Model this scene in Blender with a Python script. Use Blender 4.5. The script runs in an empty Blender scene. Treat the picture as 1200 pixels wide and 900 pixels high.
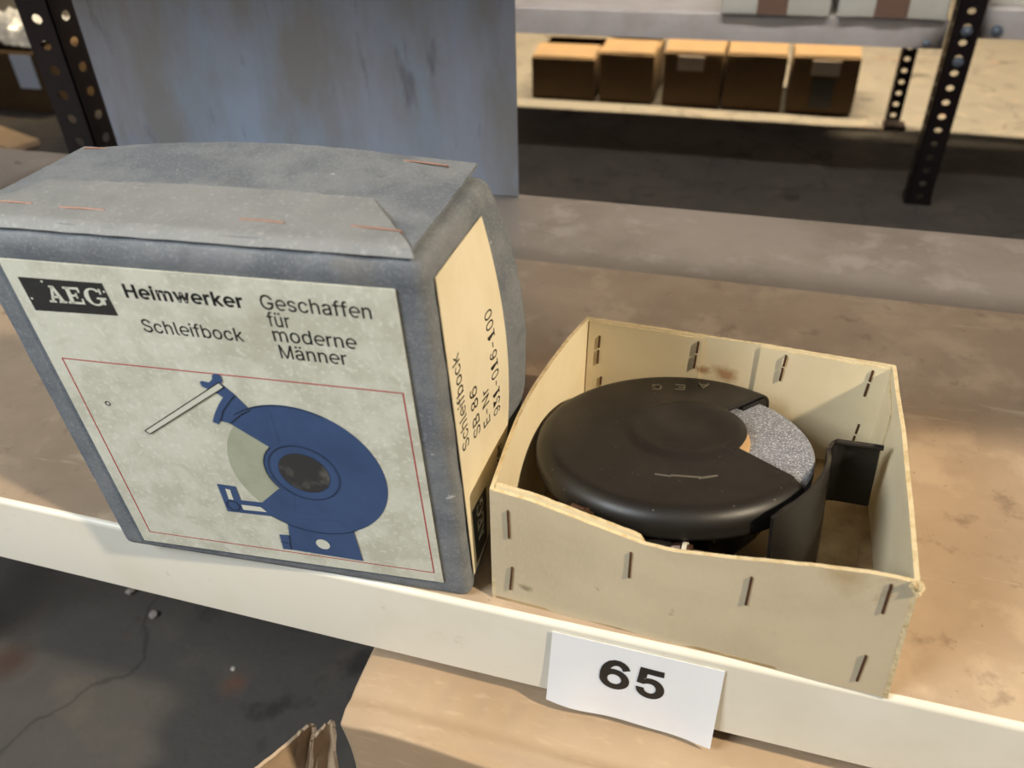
import bpy, bmesh, math, random
from mathutils import Vector, Matrix, noise
S = bpy.context.scene
C = S.collection
random.seed(7)
pi, sin, cos, tan = math.pi, math.sin, math.cos, math.tan

# ------------------------------------------------------------------ camera
cam = bpy.data.cameras.new('camera')
cam.sensor_width = 36.0
cam.lens = 28.43
cam.clip_start = 0.02
cam.dof.use_dof = True
cam.dof.focus_distance = 0.56
cam.dof.aperture_fstop = 7.0
co = bpy.data.objects.new('camera', cam)
C.objects.link(co)
r_ = Vector((0.9591, 0.2814, -0.0299)); d_ = Vector((0.1433, -0.5739, -0.8063))
f_ = r_.cross(d_).normalized(); r_.normalize(); d_ = f_.cross(r_).normalized()
M = Matrix((r_, -d_, -f_)).transposed().to_4x4()
M.translation = Vector((0, 0, 0.4257))
co.matrix_world = M
S.camera = co

# ------------------------------------------------------------------ world, lights, exposure
w = bpy.data.worlds.new('world'); S.world = w; w.use_nodes = True
bg = w.node_tree.nodes['Background']
bg.inputs[0].default_value = (0.90, 0.92, 1.0, 1); bg.inputs[1].default_value = 0.11


def area(name, loc, target, size, power, col, size_y=None):
    l = bpy.data.lights.new(name, 'AREA'); l.energy = power; l.color = col
    l.shape = 'RECTANGLE'; l.size = size; l.size_y = size_y or size
    o = bpy.data.objects.new(name, l); C.objects.link(o); o.location = loc
    o.rotation_euler = (Vector(target) - Vector(loc)).to_track_quat('-Z', 'Y').to_euler()
    return o


area('window_daylight', (-1.35, -0.85, 1.45), (-0.25, 0.32, 0.0), 0.8, 50, (0.90, 0.96, 1.0))
area('aisle_lamp', (2.05, -0.38, 2.15), (0.0, 0.42, 0.0), 0.12, 120, (1.0, 0.84, 0.62), 0.18)
area('middle_lamp', (-0.1, 1.235, 1.6), (-0.1, 1.245, 0.0), 2.2, 25, (1.0, 0.96, 0.93), 0.08)
area('rear_lamp', (-0.2, 2.98, 2.3), (-0.2, 2.98, -0.45), 3.2, 800, (1.0, 0.80, 0.50), 0.12)
S.view_settings.view_transform = 'Standard'
S.view_settings.look = 'None'
S.view_settings.gamma = 1.0
S.view_settings.exposure = 0.0


# ------------------------------------------------------------------ materials
def lin(c):
    return tuple(((v / 255) / 12.92 if v / 255 <= 0.04045 else ((v / 255 + 0.055) / 1.055) ** 2.4) for v in c) + (1,)


def mat(name, col, rough=0.6, metal=0.0, layers=(), bump=None, rough_var=0, spec=0.5, coat=0):
    """layers: (colour, kind, scale, lo, hi, amount[, stretch]) mixed over the base; bump: (scale, strength, dist)"""
    m = bpy.data.materials.new(name); m.use_nodes = True
    nt = m.node_tree; N = nt.nodes; L = nt.links
    b = N['Principled BSDF']
    b.inputs['Roughness'].default_value = rough
    b.inputs['Metallic'].default_value = metal
    b.inputs['Specular IOR Level'].default_value = spec
    b.inputs['Coat Weight'].default_value = coat
    tc = N.new('ShaderNodeTexCoord')
    rgb = N.new('ShaderNodeRGB'); rgb.outputs[0].default_value = lin(col)
    cur = rgb.outputs[0]
    first = None
    for i, ly in enumerate(layers):
        c2, kind, sc, lo, hi, amt = ly[:6]
        st = ly[6] if len(ly) > 6 else (1, 1, 1)
        mp = N.new('ShaderNodeMapping'); mp.inputs['Scale'].default_value = st
        mp.inputs['Location'].default_value = (i * 3.7, i * 1.3, i * 2.1)
        L.new(tc.outputs['Object'], mp.inputs[0])
        if kind == 'noise':
            t = N.new('ShaderNodeTexNoise'); t.inputs['Scale'].default_value = sc
            t.inputs['Detail'].default_value = 6; t.inputs['Roughness'].default_value = 0.62
            out = t.outputs['Fac']
        elif kind == 'fine':
            t = N.new('ShaderNodeTexNoise'); t.inputs['Scale'].default_value = sc
            t.inputs['Detail'].default_value = 2
            out = t.outputs['Fac']
        elif kind == 'specks':
            t = N.new('ShaderNodeTexVoronoi'); t.inputs['Scale'].default_value = sc
            out = t.outputs['Distance']
        elif kind == 'spot':
            mp.inputs['Location'].default_value = tuple(-c for c in ly[2])
            L.new(tc.outputs['Object'], mp.inputs[0])
            dn = N.new('ShaderNodeTexNoise'); dn.inputs['Scale'].default_value = 70; dn.inputs['Detail'].default_value = 4
            L.new(mp.outputs[0], dn.inputs['Vector'])
            ln = N.new('ShaderNodeVectorMath'); ln.operation = 'LENGTH'; L.new(mp.outputs[0], ln.inputs[0])
            ad = N.new('ShaderNodeMath'); ad.operation = 'MULTIPLY_ADD'; ad.inputs[1].default_value = 0.022
            L.new(dn.outputs['Fac'], ad.inputs[0]); L.new(ln.outputs['Value'], ad.inputs[2])
            out = ad.outputs[0]
        elif kind == 'cracks':
            dn = N.new('ShaderNodeTexNoise'); dn.inputs['Scale'].default_value = sc * 2; dn.inputs['Detail'].default_value = 5
            L.new(mp.outputs[0], dn.inputs['Vector'])
            mv = N.new('ShaderNodeMix'); mv.data_type = 'VECTOR'; mv.inputs[0].default_value = 0.28
            L.new(mp.outputs[0], mv.inputs[4]); L.new(dn.outputs['Color'], mv.inputs[5])
            t = N.new('ShaderNodeTexVoronoi'); t.feature = 'DISTANCE_TO_EDGE'; t.inputs['Scale'].default_value = sc
            L.new(mv.outputs[1], t.inputs['Vector'])
            out = t.outputs['Distance']
        if kind not in ('cracks', 'spot'):
            L.new(mp.outputs[0], t.inputs['Vector'])
        mr = N.new('ShaderNodeMapRange'); mr.clamp = True
        mr.inputs[1].default_value = lo; mr.inputs[2].default_value = hi
        mr.inputs[3].default_value = 0; mr.inputs[4].default_value = amt
        L.new(out, mr.inputs[0])
        mx = N.new('ShaderNodeMix'); mx.data_type = 'RGBA'
        L.new(mr.outputs[0], mx.inputs[0]); L.new(cur, mx.inputs[6]); mx.inputs[7].default_value = lin(c2)
        cur = mx.outputs[2]
        if first is None:
            first = out
    L.new(cur, b.inputs['Base Color'])
    if rough_var and first is not None:
        mr = N.new('ShaderNodeMapRange'); mr.inputs[1].default_value = 0.3; mr.inputs[2].default_value = 0.7
        mr.inputs[3].default_value = rough - rough_var; mr.inputs[4].default_value = rough + rough_var
        L.new(first, mr.inputs[0]); L.new(mr.outputs[0], b.inputs['Roughness'])
    if bump:
        t = N.new('ShaderNodeTexNoise'); t.inputs['Scale'].default_value = bump[0]; t.inputs['Detail'].default_value = 4
        L.new(tc.outputs['Object'], t.inputs['Vector'])
        bn = N.new('ShaderNodeBump'); bn.inputs['Strength'].default_value = bump[1]; bn.inputs['Distance'].default_value = bump[2]
        L.new(t.outputs['Fac'], bn.inputs['Height']); L.new(bn.outputs[0], b.inputs['Normal'])
    return m


m_shelf_top = mat('dusty_shelf_paint', (171, 150, 127), 0.42, 0, [
    ((140, 121, 101), 'noise', 5, 0.42, 0.70, 0.75),
    ((196, 176, 150), 'noise', 17, 0.52, 0.66, 0.5),
    ((112, 95, 78), 'noise', 38, 0.60, 0.72, 0.6),
    ((206, 190, 166), 'noise', 9, 0.60, 0.64, 0.45, (0.35, 3, 1)),
    ((92, 78, 62), 'specks', 95, 0.10, 0.03, 0.55)], (120, 0.15, 0.001), rough_var=0.13)
m_shelf_rear = mat('lit_shelf_strip', (128, 118, 108), 0.36, 0, [  # greyer light behind the upper shelf's shadow edge, painted into the deck colour
    ((108, 97, 86), 'noise', 6, 0.45, 0.62, 0.7),
    ((152, 142, 132), 'noise', 14, 0.55, 0.64, 0.6)], (90, 0.1, 0.001), rough_var=0.1)
m_lip = mat('cream_shelf_paint', (222, 217, 203), 0.38, 0, [
    ((200, 190, 166), 'noise', 4, 0.45, 0.65, 0.5),
    ((176, 160, 130), 'noise', 60, 0.66, 0.74, 0.35)], (60, 0.05, 0.001))
m_grey_paint = mat('pale_grey_beam_paint', (222, 216, 212), 0.5, 0, [((192, 182, 176), 'noise', 12, 0.45, 0.7, 0.5)])
m_upright = mat('dark_maroon_steel', (24, 11, 13), 0.5, 0.0, [((14, 7, 8), 'noise', 20, 0.4, 0.7, 0.6)], rough_var=0.08)
m_bolt = mat('zinc_bolt', (168, 182, 200), 0.3, 0.7, [((120, 126, 134), 'noise', 200, 0.4, 0.7, 0.5)])
m_sheet = mat('blue_grey_sheet_metal', (156, 172, 194), 0.36, 0.1, [  # grey-brown and pale streaks imitate blurred reflections on the steel
    ((142, 136, 128), 'noise', 4, 0.42, 0.60, 0.8, (1.3, 1, 0.55)),
    ((166, 172, 190), 'noise', 7, 0.48, 0.62, 0.5, (1.6, 1, 0.4)),
    ((88, 90, 94), 'noise', 13, 0.60, 0.70, 0.6, (2.0, 1, 0.5))], rough_var=0.08)
m_floor = mat('grimy_concrete', (80, 76, 71), 0.6, 0, [
    ((62, 59, 56), 'noise', 2.2, 0.40, 0.66, 0.8),
    ((94, 87, 78), 'noise', 11, 0.55, 0.7, 0.5),
    ((112, 70, 48), 'noise', 6.3, 0.66, 0.71, 0.8),
    ((40, 36, 34), 'cracks', 2.9, 0.016, 0.003, 0.6),
    ((36, 33, 31), 'noise', 9, 0.60, 0.68, 0.7),
    ((58, 52, 48), 'noise', 23, 0.62, 0.70, 0.6),
    ((112, 72, 52), 'spot', (-0.5173, 0.4571, -0.45), 0.032, 0.014, 0.6), ((62, 42, 32), 'spot', (-0.8152, 0.4102, -0.45), 0.048, 0.020, 0.75)], (40, 0.3, 0.004), rough_var=0.15)
m_wall = mat('dull_plaster', (120, 112, 100), 0.8, 0, [((96, 90, 82), 'noise', 3, 0.4, 0.6, 0.6)])
m_greybox = mat('grey_blue_board', (116, 120, 124), 0.72, 0, [
    ((92, 98, 106), 'noise', 24, 0.44, 0.60, 0.8),
    ((142, 146, 149), 'fine', 620, 0.54, 0.70, 0.5),
    ((88, 93, 100), 'noise', 90, 0.55, 0.72, 0.5),
    ((190, 192, 192), 'noise', 52, 0.69, 0.73, 0.75, (1, 1, 3)),
    ((118, 112, 104), 'noise', 14, 0.60, 0.70, 0.4)], (300, 0.35, 0.0008))
m_greyflap = mat('pale_grey_board', (130, 132, 132), 0.72, 0, [
    ((114, 117, 119), 'noise', 30, 0.42, 0.66, 0.6),
    ((168, 170, 170), 'fine', 400, 0.58, 0.72, 0.4),
    ((205, 206, 204), 'noise', 48, 0.69, 0.73, 0.8, (1, 3, 1))], (300, 0.35, 0.0008))
m_label = mat('stained_white_label', (205, 206, 192), 0.5, 0, [
    ((184, 184, 168), 'noise', 42, 0.44, 0.60, 0.8),
    ((222, 222, 212), 'fine', 330, 0.56, 0.68, 0.5),
    ((162, 158, 138), 'noise', 13, 0.58, 0.74, 0.55),
    ((120, 116, 100), 'noise', 75, 0.71, 0.76, 0.6)], (260, 0.12, 0.0005))
m_sidelabel = mat('warm_lit_label', (230, 219, 190), 0.5, 0, [  # warm light from the right mixed into the label's cream colour
    ((220, 206, 172), 'noise', 22, 0.44, 0.66, 0.6, (1.5, 1.5, 0.8)),
    ((150, 132, 92), 'noise', 90, 0.70, 0.76, 0.5)], (200, 0.1, 0.0005))
m_black = mat('black_ink', (28, 28, 28), 0.45)
m_logo = mat('worn_black_print', (44, 44, 43), 0.5, 0, [((66, 66, 64), 'noise', 300, 0.55, 0.7, 0.4)])
m_white = mat('white_print', (206, 207, 194), 0.5)
m_red = mat('red_print_line', (176, 58, 58), 0.5)
m_blue = mat('blue_print', (60, 82, 122), 0.45, 0, [((50, 70, 106), 'noise', 30, 0.45, 0.65, 0.6), ((84, 108, 150), 'noise', 260, 0.68, 0.74, 0.5)])
m_palewheel = mat('grey_green_print', (166, 170, 150), 0.5, 0, [((150, 154, 134), 'noise', 60, 0.45, 0.7, 0.7)])
m_hubprint = mat('charcoal_print', (52, 52, 52), 0.5, 0, [((112, 110, 104), 'noise', 55, 0.56, 0.70, 0.6)])
m_tray = mat('cream_cardboard', (202, 186, 156), 0.72, 0, [
    ((186, 170, 140), 'noise', 9, 0.42, 0.66, 0.7),
    ((204, 193, 160), 'fine', 700, 0.5, 0.7, 0.35, (1.2, 1.2, 0.3)),
    ((150, 122, 78), 'noise', 21, 0.68, 0.76, 0.5),
    ((120, 108, 84), 'noise', 70, 0.70, 0.76, 0.5),
    ((110, 96, 70), 'spot', (-0.0985, 0.3225, 0.0165), 0.0155, 0.011, 0.7), ((164, 136, 92), 'spot', (0.078, 0.3150, 0.090), 0.026, 0.013, 0.6)], (220, 0.18, 0.0008))
m_tray_in = mat('cream_inner_cardboard', (226, 212, 178), 0.7, 0, [
    ((214, 196, 158), 'noise', 11, 0.42, 0.66, 0.7),
    ((160, 116, 62), 'noise', 17, 0.68, 0.75, 0.7),
    ((150, 96, 44), 'spot', (0.004, 0.520, 0.063), 0.022, 0.013, 0.75), ((140, 92, 48), 'spot', (-0.013, 0.521, 0.064), 0.017, 0.011, 0.8)], (220, 0.15, 0.0008))
m_trayfloor = mat('brown_tray_bottom', (176, 152, 112), 0.72, 0, [
    ((132, 104, 70), 'noise', 22, 0.45, 0.62, 0.8)], (60, 0.2, 0.001))
m_edge = mat('raw_board_edge', (208, 190, 152), 0.8, 0, [((176, 152, 106), 'noise', 160, 0.45, 0.65, 0.7)], (400, 0.6, 0.001))
m_copper = mat('copper_staple', (140, 102, 82), 0.5, 0.2, [((110, 76, 58), 'noise', 200, 0.45, 0.65, 0.6)])
m_rust = mat('rusty_staple', (92, 62, 44), 0.5, 0.4, [((58, 40, 30), 'noise', 200, 0.45, 0.65, 0.6)])
m_iron = mat('black_enamel', (27, 24, 20), 0.46, 0.0, [
    ((22, 19, 16), 'noise', 22, 0.42, 0.62, 0.7),
    ((62, 56, 46), 'noise', 130, 0.66, 0.74, 0.5),
    ((150, 144, 128), 'specks', 130, 0.075, 0.04, 0.5)], (90, 0.08, 0.0008), rough_var=0.08, spec=0.45)
m_iron2 = mat('satin_black_steel', (27, 24, 22), 0.30, 0.0, [((40, 35, 30), 'noise', 30, 0.5, 0.7, 0.6)], rough_var=0.07)
m_wheel = mat('grey_abrasive_grit', (122, 123, 128), 0.75, 0, [
    ((196, 198, 204), 'fine', 950, 0.54, 0.64, 0.95),
    ((66, 67, 72), 'fine', 820, 0.56, 0.66, 0.9),
    ((150, 152, 158), 'noise', 30, 0.5, 0.7, 0.4)], (500, 0.5, 0.001))
m_washer = mat('tan_paper_washer', (222, 184, 134), 0.7)
m_ring = mat('white_fibre_washer', (196, 190, 172), 0.6)
m_brass = mat('dull_brown_bolt', (92, 66, 50), 0.38, 0.5, [((54, 40, 32), 'noise', 200, 0.4, 0.6, 0.6)])
m_emboss = mat('worn_enamel_mark', (104, 98, 86), 0.4, 0.2)
m_carton = mat('brown_corrugated_card', (172, 148, 120), 0.75, 0, [
    ((156, 130, 100), 'noise', 6, 0.42, 0.66, 0.7),
    ((196, 170, 140), 'noise', 40, 0.55, 0.7, 0.4, (1, 4, 4)),
    ((140, 110, 78), 'noise', 18, 0.66, 0.72, 0.4, (1, 5, 1))], (50, 0.15, 0.002))
m_bcarton = mat('rear_brown_card', (82, 62, 35), 0.8, 0, [((68, 50, 28), 'noise', 8, 0.4, 0.66, 0.7)])
m_paper = mat('white_paper', (238, 240, 243), 0.55, 0, [((230, 233, 238), 'noise', 20, 0.4, 0.6, 0.4)])
m_whitebox = mat('off_white_box_card', (232, 229, 218), 0.7, 0, [((214, 211, 198), 'noise', 9, 0.42, 0.66, 0.6)])
m_band = mat('brown_band_print', (138, 108, 92), 0.7)
m_plastic = mat('crumpled_grey_plastic', (168, 170, 174), 0.25, 0, [((110, 110, 112), 'noise', 10, 0.42, 0.62, 0.7)])
m_grit = mat('pale_grit', (205, 198, 186), 0.8)
m_taglabel = mat('pale_blue_label', (196, 210, 232), 0.6)
m_dull = mat('faded_label', (150, 140, 132), 0.7)  # dull grey-beige for faded stickers and crumbs


# ------------------------------------------------------------------ mesh helpers
def link(name, bm, mats, parent=None, smooth=True, ang=35):
    me = bpy.data.meshes.new(name)
    bmesh.ops.recalc_face_normals(bm, faces=bm.faces[:])
    bm.to_mesh(me); bm.free()
    if not isinstance(mats, (list, tuple)):
        mats = [mats]
    for m in mats:
        me.materials.append(m)
    if smooth:
        me.polygons.foreach_set('use_smooth', [True] * len(me.polygons))
        me.set_sharp_from_angle(angle=math.radians(ang))
    o = bpy.data.objects.new(name, me); C.objects.link(o)
    if parent:
        o.parent = parent
    return o


def empty(name, label, cat, loc=(0, 0, 0), group=None):
    o = bpy.data.objects.new(name, None); C.objects.link(o); o.location = loc
    o.empty_display_size = 0.02
    o['label'] = label; o['category'] = cat
    if group:
        o['group'] = group
    return o


def tag(o, label, cat, group=None):
    o['label'] = label; o['category'] = cat
    if group:
        o['group'] = group
    return o


def box(bm, lo, hi, mi=0):
    v = [bm.verts.new((x, y, z)) for x in (lo[0], hi[0]) for y in (lo[1], hi[1]) for z in (lo[2], hi[2])]
    for q in ((0, 1, 3, 2), (4, 6, 7, 5), (0, 4, 5, 1), (2, 3, 7, 6), (0, 2, 6, 4), (1, 5, 7, 3)):
        f = bm.faces.new([v[i] for i in q]); f.material_index = mi
    return v


def bevel(bm, w, seg=2):
    bmesh.ops.bevel(bm, geom=bm.edges[:], offset=w, segments=seg, profile=0.5, affect='EDGES')


def sheet(bm, fn, nu, nv, t, mi=0, mie=None):
    """thick sheet: fn(u,v)->Vector, u,v in 0..1; second skin offset by t along the surface normal"""
    P = [[Vector(fn(i / nu, j / nv)) for j in range(nv + 1)] for i in range(nu + 1)]
    A = [[bm.verts.new(P[i][j]) for j in range(nv + 1)] for i in range(nu + 1)]
    B = []
    for i in range(nu + 1):
        row = []
        for j in range(nv + 1):
            du = P[min(i + 1, nu)][j] - P[max(i - 1, 0)][j]
            dv = P[i][min(j + 1, nv)] - P[i][max(j - 1, 0)]
            n = du.cross(dv)
            n = n.normalized() if n.length > 1e-12 else Vector((0, 0, 1))
            row.append(bm.verts.new(P[i][j] + n * t))
        B.append(row)
    mie = mi if mie is None else mie
    for i in range(nu):
        for j in range(nv):
            bm.faces.new((A[i][j], A[i][j + 1], A[i + 1][j + 1], A[i + 1][j])).material_index = mi
            bm.faces.new((B[i][j], B[i + 1][j], B[i + 1][j + 1], B[i][j + 1])).material_index = mi
    for i in range(nu):
        for j, s in ((0, 1), (nv, -1)):
            q = (A[i][j], A[i + 1][j], B[i + 1][j], B[i][j])
            bm.faces.new(q if s > 0 else q[::-1]).material_index = mie
    for j in range(nv):
        for i, s in ((0, -1), (nu, 1)):
            q = (A[i][j], A[i][j + 1], B[i][j + 1], B[i][j])
            bm.faces.new(q if s > 0 else q[::-1]).material_index = mie


def rbox(bm, dims, r, n, warp=None, mi=0):
    """rounded box 0..dims with n cells an edge, optionally warped"""
    a = [d / 2 for d in dims]
    cache = {}

    def params(h):
        k = 4
        edge = [-h + r * (1 - cos(pi / 2 * i / k)) for i in range(k)]
        mid = [-h + r + (2 * h - 2 * r) * i / n for i in range(n + 1)]
        return edge + mid + [-x for x in edge[::-1]]
    pr = [params(h) for h in a]

    def vert(p):
        key = tuple(round(c, 7) for c in p)
        if key in cache:
            return cache[key]
        inner = Vector([max(-a[i] + r, min(a[i] - r, p[i])) for i in range(3)])
        d = Vector(p) - inner
        q = inner + (d.normalized() * r if d.length > 1e-9 else d)
        q = q + Vector(a)
        if warp:
            q = Vector(warp(q))
        cache[key] = bm.verts.new(q)
        return cache[key]
    for ax in range(3):
        b, c = [(1, 2), (2, 0), (0, 1)][ax]
        for s in (-1, 1):
            for i in range(len(pr[b]) - 1):
                for j in range(len(pr[c]) - 1):
                    vs = []
                    for (ii, jj) in ((i, j), (i + 1, j), (i + 1, j + 1), (i, j + 1)):
                        p = [0, 0, 0]; p[ax] = s * a[ax]; p[b] = pr[b][ii]; p[c] = pr[c][jj]
                        v = vert(p)
                        if v not in vs:
                            vs.append(v)
                    if len(vs) >= 3:
                        try:
                            f = bm.faces.new(vs if s > 0 else vs[::-1]); f.material_index = mi
                        except ValueError:
                            pass


def tube(bm, pts, r, seg=8, mi=0):
    pts = [Vector(p) for p in pts]
    rings = []
    for i, p in enumerate(pts):
        d = (pts[min(i + 1, len(pts) - 1)] - pts[max(i - 1, 0)]).normalized()
        u = d.orthogonal().normalized() if i == 0 else (rings_u - d * rings_u.dot(d)).normalized()
        rings_u = u
        v = d.cross(u)
        rr = r[i] if isinstance(r, (list, tuple)) else r
        rings.append([bm.verts.new(p + (u * cos(2 * pi * k / seg) + v * sin(2 * pi * k / seg)) * rr) for k in range(seg)])
    for a, b in zip(rings, rings[1:]):
        for k in range(seg):
            bm.faces.new((a[k], a[(k + 1) % seg], b[(k + 1) % seg], b[k])).material_index = mi
    bm.faces.new(rings[0][::-1]).material_index = mi; bm.faces.new(rings[-1]).material_index = mi


def prism(bm, pts, to3, t0, t1, mi=0):
    """extruded polygon; to3(x, y, height)"""
    a = [bm.verts.new(to3(x, y, t0)) for x, y in pts]; b = [bm.verts.new(to3(x, y, t1)) for x, y in pts]
    bm.faces.new(a[::-1]).material_index = mi; bm.faces.new(b).material_index = mi
    for i in range(len(pts)):
        j = (i + 1) % len(pts)
        bm.faces.new((a[i], a[j], b[j], b[i])).material_index = mi


def nz(x, y, z, s=1.0):
    return noise.noise(Vector((x * s, y * s, z * s)))


def smooth(a, b, x):
    t = max(0, min(1, (x - a) / (b - a))); return t * t * (3 - 2 * t)


def lerp(a, b, t):
    return a + (b - a) * t


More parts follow.
